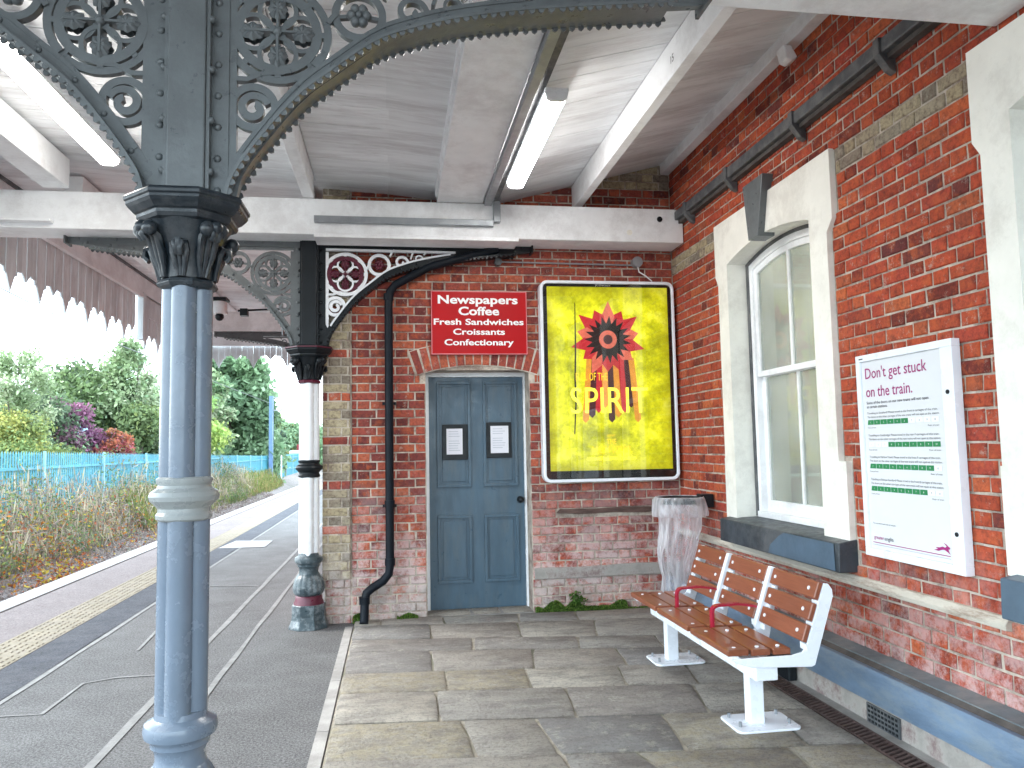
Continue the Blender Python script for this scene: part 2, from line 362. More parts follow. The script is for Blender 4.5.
_txt = {}
def text_mesh(name, body, m, h, width=None, bold=0, align='CENTER', maxw=None, condensed=None):
    cu = bpy.data.curves.new(name, 'FONT'); cu.body = body; cu.size = 1; cu.align_x = align; cu.offset = bold; cu.extrude = 0.0; cu.resolution_u = 3
    o = bpy.data.objects.new(name, cu); COL.objects.link(o)
    dg = bpy.context.evaluated_depsgraph_get(); me = bpy.data.meshes.new_from_object(o.evaluated_get(dg))
    bpy.data.objects.remove(o); me.name = name
    co = np.empty(len(me.vertices)*3); me.vertices.foreach_get('co', co); co = co.reshape(-1, 3)
    x0, x1 = co[:, 0].min(), co[:, 0].max(); y0, y1 = co[:, 1].min(), co[:, 1].max()
    sy = h/.73 if h else None
    sx = (width/(x1-x0)) if width else sy
    co[:, 0] = (co[:, 0]-(x0+x1)/2)*sx if align == 'CENTER' else (co[:, 0]-x0)*sx
    co[:, 1] *= sy; co[:, 2] = 0
    me.vertices.foreach_set('co', co.ravel()); me.materials.clear(); me.materials.append(m); me.update(); return me
def put_text(parent, body, m, u, z, plane, h, width=None, bold=.0, align='CENTER', wall='end', name='lettering'):
    """baseline centre at (u, z). wall 'end': reads along +X facing -Y. wall 'side': reads along -Y facing -X"""
    me = text_mesh(name, body, m, h, width, bold, align)
    o = link(name, me, parent)
    if wall == 'end': o.matrix_local = Matrix(((1, 0, 0, u), (0, 0, -1, plane), (0, 1, 0, z), (0, 0, 0, 1)))
    else: o.matrix_local = Matrix(((0, 0, -1, plane), (-1, 0, 0, u), (0, 1, 0, z), (0, 0, 0, 1)))
    return o

# ------------------------------------------------------------------ ground, platform, paving
def terrain_h(x, y):
    r = abs(x+5.2)
    if x > -6.4: return -1.0
    t = min(1, (-6.4-x)/1.9); h = -1.0+.55*t*t*(3-2*t)
    return h+.06*math.sin(x*1.3+y*.7)*min(1, t*2)
gx = [-900, -400, -200, -100, -60, -40, -30, -22, -16, -12, -10, -9]+[-8.6+.2*i for i in range(14)]+[-5, 0, 5, 20, 60, 200, 900]
gy = [-900, -300, -100, -40, -15, -5]+[i*1.0 for i in range(0, 60, 1)]+[70, 90, 120, 200, 400, 900]
mb = MB(); vs = [(x, y, terrain_h(x, y)) for y in gy for x in gx]; nx = len(gx)
mb.add(vs, [(j*nx+i, j*nx+i+1, (j+1)*nx+i+1, (j+1)*nx+i) for j in range(len(gy)-1) for i in range(nx-1)])
def ground_mat():
    n = NM('leaf_litter_ground')
    c = n.ramp(n.noise(18, 9, .8), [(.36, (.10, .08, .075)), (.45, (.22, .185, .18)), (.54, (.30, .265, .26)), (.64, (.42, .385, .38))])
    c = n.mix(n.rng(n.noise(1.1, 6, .7), .5, .68, 0, .6), c, (.09, .12, .04))
    n.base(c); n.b.inputs['Roughness'].default_value = .95; n.bump(n.noise(30, 8, .8), 1, .08); return n.m
tag(mb.build('ground', ground_mat(), smooth=60), kind='structure')

plat = MB(); plat.box(-3.98, 6.0, -12, 60, -1.1, 0.0)
pf = tag(plat.build('platform', m_asph), kind='structure')
mb = MB().box(-3.72, -3.115, -12, 60, 0.0, .004); mb.build('pink_strip', m_pink, pf)
mb = MB().box(-2.735, -2.39, -12, 60, 0.0, .004); mb.build('dark_strip', m_asph_d, pf)
def seam(pts, wd, z=.004):
    b = MB()
    n = len(pts)
    rp = [(x, y) for x, y in pts]; L = []; R_ = []
    for i in range(n):
        a = rp[max(0, i-1)]; c = rp[min(n-1, i+1)]; dx, dy = c[0]-a[0], c[1]-a[1]; l = math.hypot(dx, dy)
        ww = wd*(.8+.4*random.random())/2
        L.append((rp[i][0]-dy/l*ww, rp[i][1]+dx/l*ww, z)); R_.append((rp[i][0]+dy/l*ww, rp[i][1]-dx/l*ww, z))
    b.add(L+R_, [(i, i+1, n+i+1, n+i) for i in range(n-1)]); return b
def jline(p, q, n, j=.006):
    return [(p[0]+(q[0]-p[0])*i/n+random.uniform(-j, j), p[1]+(q[1]-p[1])*i/n) for i in range(n+1)]
seam(jline((-2.375, -10), (-2.375, 60), 120), .05).build('surface_joint', m_seam, pf)
seam(jline((-1.46, 0), (-1.42, 60), 100), .045).build('surface_joint', m_seam, pf)
seam(jline((-1.16, 5.0), (-1.13, 40), 70), .035, .0045).build('surface_joint', m_seam, pf)
seam([(-2.6, 4.75), (-2.252, 4.948), (-2.028, 4.939), (-2.024, 5.529), (-1.85, 5.62), (-1.599, 5.621), (-1.47, 5.58)], .022, .005).build('surface_joint', m_seam, pf)
seam([(-1.94, 6.35), (-2.0, 7.1), (-1.9, 7.3)], .022, .005).build('surface_joint', m_seam, pf)
seam([(-2.6, 9.3), (-1.9, 9.1), (-1.5, 9.0)], .03, .005).build('surface_joint', m_seam, pf)
MB().add([(-2.71, 12.6, .008), (-2.0, 12.55, .008), (-2.01, 13.4, .008), (-2.63, 13.56, .008)], [(0, 1, 2, 3)]).build('cover_slab', m_cop, pf)
# coping stones, tactile tiles
cop = MB().box(-.125, .125, .004, .896, -.11, .012).mesh('coping_stone', m_cop)
lip = MB().box(-.03, .03, .004, .896, 0, .008)
for i in range(44): link('coping_stone', cop, pf, (-3.865+.0, -4+.9*i, 0))
mb = MB()
for i in range(1): mb.box(-3.735, -3.722, -4, 40, .003, .011)
mb.build('edge_groove', m_grime, pf)
tt = MB().box(-.186, .186, .003, .397, 0, .006)
for a in range(6):
    for b in range(5):
        x = -.155+.062*a; y = .05+.075*b+(.037 if a % 2 else 0)
        if y > .38: continue
        tt.add([(x-.013, y-.024, .006), (x+.013, y-.024, .006), (x+.013, y+.024, .006), (x-.013, y+.024, .006), (x-.008, y-.017, .0115), (x+.008, y-.017, .0115), (x+.008, y+.017, .0115), (x-.008, y+.017, .0115)],
               [(4, 5, 6, 7), (0, 1, 5, 4), (1, 2, 6, 5), (2, 3, 7, 6), (3, 0, 4, 7)])
tme = tt.mesh('tactile_tile', m_tact)
for i in range(110): link('tactile_tile', tme, pf, (-2.925, -2+.4*i, 0))

# York stone paving, slabs measured on the ground
pv = MB().box(-.345, 2.30, -2, 7.22, 0, .006)
pave = tag(pv.build('pavement', mat('joint_sand', (.34, .31, .26), .95, .3, 20, .6, 80, dirt=(.05, .07, .03), dirt_amt=.6)), kind='structure')
def rowline(yl, yr): return lambda x: yl+(yr-yl)*(x+.35)/2.65
rows = [rowline(7.00, 6.78), rowline(6.72, 6.42), rowline(6.255, 5.83), rowline(5.90, 5.47), rowline(5.335, 5.03), rowline(4.915, 4.60), rowline(4.39, 4.09), rowline(3.88, 3.58), rowline(3.35, 3.05), rowline(2.75, 2.5), rowline(2.1, 1.9), rowline(1.4, 1.2), rowline(.6, .4), rowline(-.4, -.5)]
joints = [[(-.12, -.12), (.41, .42), (1.09, 1.05), (1.59, 1.55)], [(.285, .285), (1.02, .98), (1.68, 1.56)], [(.60, .57), (1.41, 1.34), (2.0, 1.95)], [(.26, .25), (1.0, .92), (1.60, 1.55), (2.05, 2.0)],
          [(.33, .32), (.86, .83), (1.48, 1.42), (1.93, 1.86)], [(.24, .24), (1.03, .985), (1.82, 1.72)], [(.36, .385), (.76, .785), (1.455, 1.40), (2.06, 2.0)], [(.80, .78), (1.15, 1.30), (1.9, 1.85)],
          [(.3, .3), (1.1, 1.1), (1.8, 1.8)], [(.5, .5), (1.3, 1.3)], [(.2, .2), (.9, .9), (1.7, 1.7)], [(.6, .6), (1.4, 1.4)], [(.3, .3), (1.1, 1.1), (1.8, 1.8)]]
def slab(name, quad, h=.03, g=.0065, parent=pave, m=None):
    """quad in order far-left, far-right, near-right, near-left; edges wobble"""
    c = Vector((sum(q[0] for q in quad)/4, sum(q[1] for q in quad)/4)); pts = []
    for i in range(4):
        a, b = Vector(quad[i]), Vector(quad[(i+1) % 4]); n = max(3, int((b-a).length/.11))
        nrm = Vector((-(b-a).y, (b-a).x)).normalized()
        for k in range(n):
            p = a+(b-a)*(k/n); d = (c-p).normalized()
            wob = random.uniform(-.004, .006)
            if k == 0: p = p+d*(g*1.4+random.uniform(.002, .012))
            else: p = p-nrm*(g+wob)
            pts.append(p)
    tl = (random.uniform(-.004, .004), random.uniform(-.005, .005)); z = .014+random.uniform(0, .006)
    def zz(p): return z+(p.x-c.x)*tl[0]+(p.y-c.y)*tl[1]
    n = len(pts); inn = [p+(c-p).normalized()*.010 for p in pts]
    vs = [(p.x, p.y, 0) for p in pts]+[(p.x, p.y, zz(p)-.005) for p in pts]+[(p.x, p.y, zz(p)) for p in inn]
    fs = [(i, (i+1) % n, n+(i+1) % n, n+i) for i in range(n)]+[(n+i, n+(i+1) % n, 2*n+(i+1) % n, 2*n+i) for i in range(n)]+[tuple(2*n+i for i in range(n))]
    o = MB().add(vs, fs).build(name, m or m_slab, parent, smooth=50); return o
for i in range(len(rows)-1):
    J = [(-.345, -.345)]+joints[i]+[(2.285, 2.285)]
    for k in range(len(J)-1):
        (a0, a1), (b0, b1) = J[k], J[k+1]
        slab('paving_slab', [(a0, rows[i](a0)), (b0, rows[i](b0)), (b1, rows[i+1](b1)), (a1, rows[i+1](a1))], m=m_slab_y if (i, k) in ((4, 1), (6, 0), (6, 3), (7, 2), (4, 0), (7, 3)) else None)
for a, b in ((.27, .68), (.69, .95), (.96, 1.24)): slab('paving_slab', [(a, 7.19), (b, 7.19), (b, 6.93), (a, 6.93)])
for k, a in enumerate((.27, )): pass
for i in range(14): MB().box(-.415, -.352, -2+.9*i-.0+.004, min(6.72, -2+.9*i+.896), 0, .012).build('edging_strip', m_kerb, pave) if -2+.9*i < 6.6 else None

# drainage channel along the side wall
gr = MB()
gr.box(2.29, 2.30, 0, 5.05, 0, .016); gr.box(2.40, 2.41, 0, 5.05, 0, .016); gr.box(2.30, 2.40, 0, 5.05, 0, .003)
y = 0
while y < 5.0:
    gr.add([(2.30, y, .003), (2.30, y+.016, .003), (2.40, y+.056, .003), (2.40, y+.04, .003), (2.30, y, .015), (2.30, y+.016, .015), (2.40, y+.056, .015), (2.40, y+.04, .015)], [(4, 5, 6, 7), (0, 1, 5, 4), (1, 2, 6, 5), (2, 3, 7, 6), (3, 0, 4, 7)])
    y += .034
d = tag(gr.build('drain_grating', m_grate), 'rusty slotted drain grating set in the paving along the foot of the side wall', 'drain')
MB().box(2.412, 2.50, -2, 6.9, 0, .012).build('channel_edge', m_kerb, pave)

# ------------------------------------------------------------------ brick walls
_bcache = {}
def brick_mesh(L, H, m, var, d=.028):
    key = (round(L, 2), round(H, 3), m.name, var, d)
    if key in _bcache: return _bcache[key]
    r = random.Random(hash((key[0], key[1], var)) & 0xffff)
    L, H = key[0]-.0, key[1]; c = .005; j = lambda s=.0036: r.uniform(-s, s)
    out = [(-L/2+j(), 0, -H/2+j()), (L/2+j(), 0, -H/2+j()), (L/2+j(), 0, H/2+j()), (-L/2+j(), 0, H/2+j())]
    f = [(x-math.copysign(c+abs(j(.003)), x), -.0+j(.001), z-math.copysign(c+abs(j(.002)), z)) for x, _, z in out]
    mid = [(x, c, z) for x, _, z in out]; bk = [(x, d, z) for x, _, z in out]
    fs = [(3, 2, 1, 0)]
    for a in (0, 4):
        for i in range(4): fs.append((a+i, a+(i+1) % 4, a+4+(i+1) % 4, a+4+i))
    me = MB().add(f+mid+bk, fs).mesh('brick', m); _bcache[key] = me; return me

def cut_intervals(a, b, holes):
    segs = [(a, b)]
    for h0, h1 in holes:
        ns = []
        for s0, s1 in segs:
            if h1 <= s0 or h0 >= s1: ns.append((s0, s1)); continue
            if s0 < h0: ns.append((s0, h0))
            if h1 < s1: ns.append((h1, s1))
        segs = ns
    return segs
def lay_bricks(parent, u0, u1, z0, z1, holes, wall, plane, matfn, CH=.0775, proud=0, seed=1, limit=300, extra=()):
    """Flemish bond. wall 'end': u = X, faces -Y at Y=plane. 'side': u = Y, faces -X at X=plane.
    matfn(u, z) -> material or None. Returns nothing; 300 that show largest become parts, the rest one stuff mesh per material."""
    rr = random.Random(seed); L = []
    n = int(round((z1-z0)/CH)); J = .0105
    for i in range(n):
        za = z0+i*CH; zm = za+CH/2
        hs = [(a, b) for a, b, c, d in holes if c < zm-.002 and d > zm+.002 or (c < zm < d)]
        u = u0-(0 if i % 2 else .17); k = 0
        while u < u1:
            ln = .225 if k % 2 == 0 else .1125
            for s0, s1 in cut_intervals(max(u, u0), min(u+ln, u1), hs):
                if s1-s0 < .022: continue
                mm = matfn((s0+s1)/2, zm)
                if mm: L.append(((s0+s1)/2, zm, s1-s0-J, CH-J, mm, rr.uniform(-.0025, .0025)-proud, rr.randrange(4)))
            u += ln; k += 1
    def pos(b): return (b[0], plane+b[5], b[1]) if wall == 'end' else (plane+b[5], b[0], b[1])
    sc_ = []
    for b in L:
        q = project(pos(b)); s = 0
        if q and -10 < q[0] < 1034 and -10 < q[1] < 778:
            P = Vector(pos(b)); v = (P-CAMP); nrm = Vector((0, -1, 0)) if wall == 'end' else Vector((-1, 0, 0))
            s = b[2]*b[3]*abs(v.normalized().dot(nrm))/v.length_squared
        sc_.append(s)
    order = sorted(range(len(L)), key=lambda i: -sc_[i]); rot = 0 if wall == 'end' else -PI/2
    singles = set(i for i in order[:limit] if sc_[i] > 0)
    rest = {}
    for i, b in enumerate(L):
        me = brick_mesh(b[2], b[3], b[4], b[6])
        if i in singles: link('brick', me, parent, pos(b), rotz=rot)
        else:
            R = rest.setdefault(b[4].name, (b[4], [], []))
            vs = np.empty(len(me.vertices)*3); me.vertices.foreach_get('co', vs); vs = vs.reshape(-1, 3)
            if rot: vs = np.stack([vs[:, 1], -vs[:, 0], vs[:, 2]], 1)
            R[1].append(vs+np.array(pos(b))); R[2].append(len(vs))
    base_f = [(3, 2, 1, 0)]+[(a+i, a+(i+1) % 4, a+4+(i+1) % 4, a+4+i) for a in (0, 4) for i in range(4)]
    fa = np.array([f for f in base_f])
    for nm, (mm, V, cnt) in rest.items():
        vs = np.concatenate(V); nb = len(V); F = (fa[None]+12*np.arange(nb)[:, None, None]).reshape(-1, 4)
        me = bpy.data.meshes.new('bricks'); me.from_pydata(vs.tolist(), [], F.tolist()); me.materials.append(mm)
        import bmesh
        bm = bmesh.new(); bm.from_mesh(me); bmesh.ops.recalc_face_normals(bm, faces=bm.faces); bm.to_mesh(me); bm.free()
        o = link('brickwork', me, parent); o['kind'] = 'stuff'
def core(mb, u0, u1, z0, z1, holes, wall, near, far):
    us = sorted({u0, u1, *[h for a, b, c, d in holes for h in (a, b) if u0 < h < u1]}); zs = sorted({z0, z1, *[h for a, b, c, d in holes for h in (c, d) if z0 < h < z1]})
    for i in range(len(us)-1):
        run = None
        for j in range(len(zs)-1):
            um, zm = (us[i]+us[i+1])/2, (zs[j]+zs[j+1])/2
            inside = any(a < um < b and c < zm < d for a, b, c, d in holes)
            if not inside:
                if run is None: run = [zs[j], zs[j+1]]
                else: run[1] = zs[j+1]
            if inside or j == len(zs)-2:
                if run:
                    if wall == 'end': mb.box(us[i], us[i+1], near, far, *run)
                    else: mb.box(near, far, us[i], us[i+1], *run)
                    run = None
    return mb

# ---- end wall -----------------------------------------------------
EW = 6.92
ew = thing('brick_wall', 'red brick end wall with a blue door and a buff brick corner', 'wall')
dh = (.285, 1.235, -1, 2.20)
core(MB(), -.60, 2.66, -.2, 4.45, [dh], 'end', EW+.009, EW+.34).build('mortar_bed', m_mortar, ew)
def ew_mat(u, z):
    if z > 3.94 and u > 1.2: return m_brick_y
    return m_brick_e
vouss = (.235, 1.285, 2.12, 2.33)
CH = .0775
lay_bricks(ew, -.375, 2.65, -.01, 4.45, [(dh[0]-.002, dh[1]+.002, -1, 2.13), vouss, (-1, .28, -.1, -.01), (1.46, 2.42, .872, .925)], 'end', EW, ew_mat, seed=3)
# quoin: bands of buff brick with a red course between, standing proud
qz = .375
def quoin_mat(u, z):
    k = int((z-.375)/CH); return m_brick_e if (k % 5) == 0 and k > 0 else m_brick_y
_old = lay_bricks(ew, -.625, -.375, .375, 4.1, [], 'end', EW-.03, quoin_mat, seed=5, limit=0)
MB().box(-.618, -.382, EW-.022, EW+.03, .375, 4.4).build('quoin_bed', m_mortar, ew)
lay_bricks(ew, -.60, -.375, -.01, .37, [], 'end', EW, lambda u, z: m_brick_e, seed=6, limit=0)
# return of the building beyond the corner
bs = MB().box(-.60, -.3, EW+.34, 14.4, -.2, 4.2); bs.build('return_wall', m_brick_e, ew)
# door arch of radial bricks
cx, R0_, zc = .76, 1.75, 2.13-1.66+.0
for i in range(15):
    a = (i-7)*.0423; L_, W_ = .22, .069
    me = brick_mesh(W_, L_, m_brick_e, i % 4)
    o = link('arch_brick', me, ew, (cx+math.sin(a)*(R0_+.135), EW-.007, zc+math.cos(a)*(R0_+.135))); o.rotation_euler.y = a
MB().ribbon(arc(cx, zc, R0_+.135, PI/2-.325, PI/2+.325, 20), .232, EW-.0035, EW+.03).build('arch_bed', m_mortar, ew)
# pale cement band and whitewashed patches low on the wall, broken timber rail
MB().prism([(1.25, .30), (1.6, .295), (2.1, .305), (2.64, .30), (2.64, .40), (2.2, .41), (1.7, .395), (1.25, .40)], 1, EW-.016, EW+.01).build('cement_band', m_base, ew, bevel=.006)
MB().prism([(1.46, .885), (1.7, .872), (2.0, .878), (2.3, .868), (2.42, .88), (2.42, .918), (2.1, .926), (1.8, .914), (1.5, .92)], 1, EW-.02, EW+.01).build('timber_rail', m_oldwood, ew, bevel=.004)
# door, frame, panels
DY = 7.20
fr = MB()
fr.box(.272, .322, DY-.04, DY+.05, .0, 2.18); fr.box(1.218, 1.262, DY-.04, DY+.05, 0, 2.18)
af = [(.272, 2.175)]+[(.272+(.99*i/12), 2.19+.075*math.sin(PI*i/12)+.0) for i in range(13)]+[(1.262, 2.175), (1.262, 2.17), (.272, 2.17)]
pts = [(.272, 2.16)]+[(1.262, 2.16)]+[(1.262-.99*i/12, 2.20+.08*math.sin(PI*i/12)) for i in range(13)]
fr.prism(pts, 1, DY-.041, DY+.051)
fr.box(.272, 1.262, DY+.052, DY+.09, 0, 2.5)
door = MB().box(.324, 1.216, DY, DY+.045, .015, 2.16).build('door', m_blue, ew)
fr.build('door_frame', m_colwhite, ew, bevel=.004)
MB().box(.285, 1.235, EW+.0, EW+.27, -.02, .012).build('threshold', m_kerb, ew)
for (a, b, c, d) in ((.395, .715, 1.13, 2.12), (.832, 1.158, 1.13, 2.12), (.395, .715, .25, .87), (.832, 1.158, .25, .87)):
    pm = MB(); w_ = .028
    pm.prism([(a, c), (b, c), (b, c+w_), (a, c+w_)], 1, DY-.024, DY); pm.prism([(a, d-w_), (b, d-w_), (b, d), (a, d)], 1, DY-.024, DY)
    pm.prism([(a, c+w_), (a+w_, c+w_), (a+w_, d-w_), (a, d-w_)], 1, DY-.024, DY); pm.prism([(b-w_, c+w_), (b, c+w_), (b, d-w_), (b-w_, d-w_)], 1, DY-.024, DY)
    pm.prism([(a+.05, c+.05), (b-.05, c+.05), (b-.05, d-.05), (a+.05, d-.05)], 1, DY-.008, DY)
    pm.build('door_panel', m_blue, door, bevel=.006)
kb = MB().tube([(1.175, DY, 1.0), (1.175, DY-.045, 1.0)], .012, 10).ball((1.175, DY-.06, 1.0), .03, 14, 9); kb.tube([(1.175, DY-.001, 1.0), (1.175, DY-.008, 1.0)], .032, 14)
kb.build('door_knob', m_black, door, smooth=50)
# two notices on the door
paper = mat('printed_paper', (.74, .74, .80), .6, .03, 3, 0); ink = mat('faint_print', (.42, .44, .50), .6, .05, 3, 0)
for (a, b, c, d, a2, b2, c2, d2, lab) in ((.445, .685, 1.385, 1.715, .485, .635, 1.435, 1.675, 'black framed paper notice on the left upper panel of the blue door'), (.86, 1.10, 1.395, 1.73, .90, 1.07, 1.44, 1.695, 'black framed paper notice on the right upper panel of the blue door, above the knob')):
    t = thing('door_notice', lab, 'notice', (a, DY-.02, c), 'notices on the blue door')
    f = MB().box(a, b, DY-.030, DY-.014, c, d).build('holder', m_black, t, bevel=.003)
    MB().box(a2, b2, DY-.032, DY-.0302, c2, d2).build('paper', paper, t)
    l = MB()
    for k in range(9):
        z = d2-.03-k*.022
        if k in (3,): continue
        l.box(a2+.02, b2-.02-random.uniform(0, .04), DY-.0328, DY-.0322, z, z+.005)
    l.build('print', ink, t)
    place_world(t)

# red sign
t = thing('cafe_sign', 'red rectangular sign with white lettering for newspapers and coffee above the blue door', 'sign', (.78, 6.9, 2.33))
MB().box(.338, 1.222, 6.885, 6.918, 2.338, 2.925).build('sign_board', m_red, t, bevel=.002)
bd = MB()
for bx in ((.341, 1.219, 2.341, 2.347), (.341, 1.219, 2.916, 2.922), (.341, .347, 2.347, 2.916), (1.213, 1.219, 2.347, 2.916)): bd.box(bx[0], bx[1], 6.8835, 6.8845, bx[2], bx[3])
bd.build('border_line', mat('sign_pink_line', (.65, .25, .27), .4), t)
for body, xc, z, h, wd, bo in (('Newspapers', .768, 2.808, .078, .735, .028), ('Coffee', .775, 2.703, .078, .375, .028), ('Fresh Sandwiches', .775, 2.613, .056, .825, .024), ('Croissants', .775, 2.522, .056, .475, .024), ('Confectionary', .775, 2.425, .056, .635, .024)):
    put_text(t, body, m_text_w, xc, z, 6.8825, h, wd, bo)
place_world(t)

# conduit and junction box above the poster
t = thing('wall_conduit', 'thin grey conduit with a round junction box on the brick above the poster', 'conduit', (1.6, 6.9, 3.2))
MB().tube([(.98, 6.90, 3.205), (1.6, 6.90, 3.20), (2.26, 6.90, 3.195)], .008, 8).build('conduit', m_metal, t, smooth=60)
MB().tube([(.96, 6.915, 3.20), (.96, 6.86, 3.20)], .035, 16).build('end_box', m_dkgrey, t, smooth=40)
MB().tube([(2.29, 6.918, 3.22), (2.29, 6.85, 3.22)], .05, 18).build('junction_box', m_metal, t, smooth=40)
MB().tube([(2.29, 6.86, 3.18), (2.30, 6.85, 3.12), (2.36, 6.84, 3.08), (2.42, 6.84, 3.03)], .006, 6).build('cable', m_plastic_w, t, smooth=60)
place_world(t)

# poster lightbox
def rrect(x0, x1, z0, z1, r, n=5):
    p = []
    for cx_, cz_, a in ((x1-r, z0+r, -PI/2), (x1-r, z1-r, 0), (x0+r, z1-r, PI/2), (x0+r, z0+r, PI)):
        p += [(cx_+r*math.cos(a+PI/2*i/n), cz_+r*math.sin(a+PI/2*i/n)) for i in range(n+1)]
    return p
def ring_prism(outer, inner, y0, y1):
    n = len(outer); b = MB(); vs = [(x, y, z) for y in (y0, y1) for P in (outer, inner) for x, z in P]
    fs = []
    for i in range(n):
        j = (i+1) % n
        fs += [(i, j, n+j, n+i), (2*n+i, 2*n+j, 3*n+j, 3*n+i), (i, j, 2*n+j, 2*n+i), (n+i, n+j, 3*n+j, 3*n+i)]
    return b.add(vs, fs)
t = thing('poster_lightbox', 'large illuminated yellow theatre poster in a white rounded frame on the brick wall', 'poster', (1.97, 6.8, 1.16))
PX0, PX1, PZ0, PZ1 = 1.330, 2.615, 1.165, 3.018
ring_prism(rrect(PX0, PX1, PZ0, PZ1, .07), rrect(PX0+.028, PX1-.028, PZ0+.028, PZ1-.028, .045), 6.795, 6.91).build('frame', m_frame_w, t, smooth=40, bevel=.006)
MB().prism(rrect(PX0+.029, PX1-.029, PZ0+.029, PZ1-.029, .044), 1, 6.815, 6.905).build('backing', m_black, t)
def poster_mat():
    n = NM('yellow_mottled_print')
    v = n.noise(3.5, 8, .7); c = n.ramp(v, [(.36, (.30, .31, .002)), (.45, (.52, .52, .004)), (.54, (.74, .72, .01)), (.66, (.86, .84, .10))])
    c = n.mix(n.rng(n.noise(11, 9, .8), .50, .62, 0, .6), c, (.34, .34, .004))
    g = n.n('NewGeometry'); sx = n.n('SeparateXYZ'); n.t.links.new(g.outputs['Position'], sx.inputs[0])
    ex = n.math('ABSOLUTE', n.math('DIVIDE', n.math('SUBTRACT', sx.outputs['X'], 1.97), .58)); ez = n.math('ABSOLUTE', n.math('DIVIDE', n.math('SUBTRACT', sx.outputs['Z'], 2.11), .86))
    e = n.rng(n.math('MAXIMUM', ex, ez), .78, 1.0, 0, .55); c = n.mix(e, c, (.22, .19, .0))
    n.base(c); n.t.links.new(c, n.b.inputs['Emission Color']); n.b.inputs['Emission Strength'].default_value = .15; n.b.inputs['Roughness'].default_value = .35
    return n.m
MB().box(1.397, 2.552, 6.812, 6.8145, 1.268, 2.962).build('poster_print', poster_mat(), t)
def pcol(name, c, e=.12):
    n = NM(name); n.base(n.mix(n.rng(n.noise(18, 6, .7), .35, .65, 0, .7), c, tuple(x*.55 for x in c)))
    n.b.inputs['Emission Color'].default_value = (*c, 1); n.b.inputs['Emission Strength'].default_value = e; n.b.inputs['Roughness'].default_value = .4; return n.m
p_red, p_blk, p_org, p_mar, p_pink = pcol('print_red', (.55, .02, .03)), pcol('print_black', (.012, .01, .01), .02), pcol('print_orange', (.75, .32, .03)), pcol('print_maroon', (.09, .012, .02), .05), pcol('print_coral', (.72, .16, .10))
def flat(poly, y, m, nm='printed_shape'): return MB().add([(x, y, z) for x, z in poly], [tuple(range(len(poly)))]).build(nm, m, t)
cx_ = 1.965
# generic abstract motif in the poster's colours: a red bloom with a dark ragged heart over hanging bands
for k in range(9):
    a = -.26+.062*k; z1_ = 1.70+.045*((k*5) % 4)
    flat([(cx_+a*.8, 2.30), (cx_+a*.8+.054, 2.30), (cx_+a*1.0+.060, z1_+.03), (cx_+a*1.0+.03, z1_), (cx_+a*1.0, z1_+.03)], 6.8112-.0001*k, (p_org, p_mar, p_red, p_org, p_mar, p_org, p_red, p_mar, p_org)[k])
for k in range(14):
    a = 2*PI*k/14+.2; ca, sa = math.cos(a), math.sin(a); r0_, r1_ = .10, .36 if k % 2 else .30; w2 = .062
    flat([(cx_+r0_*ca+w2*.5*sa, 2.47+r0_*sa-w2*.5*ca), (cx_+.22*ca+w2*sa, 2.47+.22*sa-w2*ca), (cx_+r1_*ca, 2.47+r1_*sa), (cx_+.22*ca-w2*sa, 2.47+.22*sa+w2*ca), (cx_+r0_*ca-w2*.5*sa, 2.47+r0_*sa+w2*.5*ca)], 6.8103-.00006*k, p_red if k % 3 else p_pink)
flat([(cx_+(.225 if i % 2 else .150)*math.cos(2*PI*i/38), 2.47+(.225 if i % 2 else .150)*math.sin(2*PI*i/38)) for i in range(38)], 6.8093, p_blk)
flat([(cx_+.085*math.cos(u), 2.47+.085*math.sin(u)) for u in np.linspace(0, 2*PI, 28)[:-1]], 6.8088, p_pink)
flat([(cx_+.045*math.cos(u), 2.47+.045*math.sin(u)) for u in np.linspace(0, 2*PI, 20)[:-1]], 6.8083, p_mar)
flat([(1.655, 2.82), (1.662, 2.80), (1.662, 2.4), (1.652, 2.1), (1.655, 1.9), (1.632, 1.60), (1.622, 1.60), (1.640, 1.9), (1.636, 2.1), (1.648, 2.4)], 6.8098, p_blk)
p_gold, p_gold2 = pcol('print_gold', (.85, .55, .01), .25), pcol('print_pale_gold', (.88, .80, .06), .3)
put_text(t, 'FULL OF THE', p_gold, 1.80, 2.09, 6.8068, .075, .30, .0)
put_text(t, 'SPIRIT', p_gold2, 1.965, 1.79, 6.8066, .25, .74, .0)
put_text(t, 'DISNEY', p_gold, 1.97, 1.575, 6.8066, .018, .08); put_text(t, 'THE', p_gold, 1.97, 1.505, 6.8066, .05, .09)
put_text(t, 'LION KING', p_gold, 1.97, 1.425, 6.8066, .062, .36, .01)
put_text(t, 'LYCEUM THEATRE, LONDON', p_gold2, 1.97, 1.36, 6.8066, .03, .46, .005)
put_text(t, 'JCDecaux', m_text_w, 1.93, 2.972, 6.8135, .018, .15)
MB().box(1.36, 2.585, 6.803, 6.8045, 1.20, 2.985).build('glazing', glass_mat('clear_front', (.97, .97, .97)), t)
place_world(t)

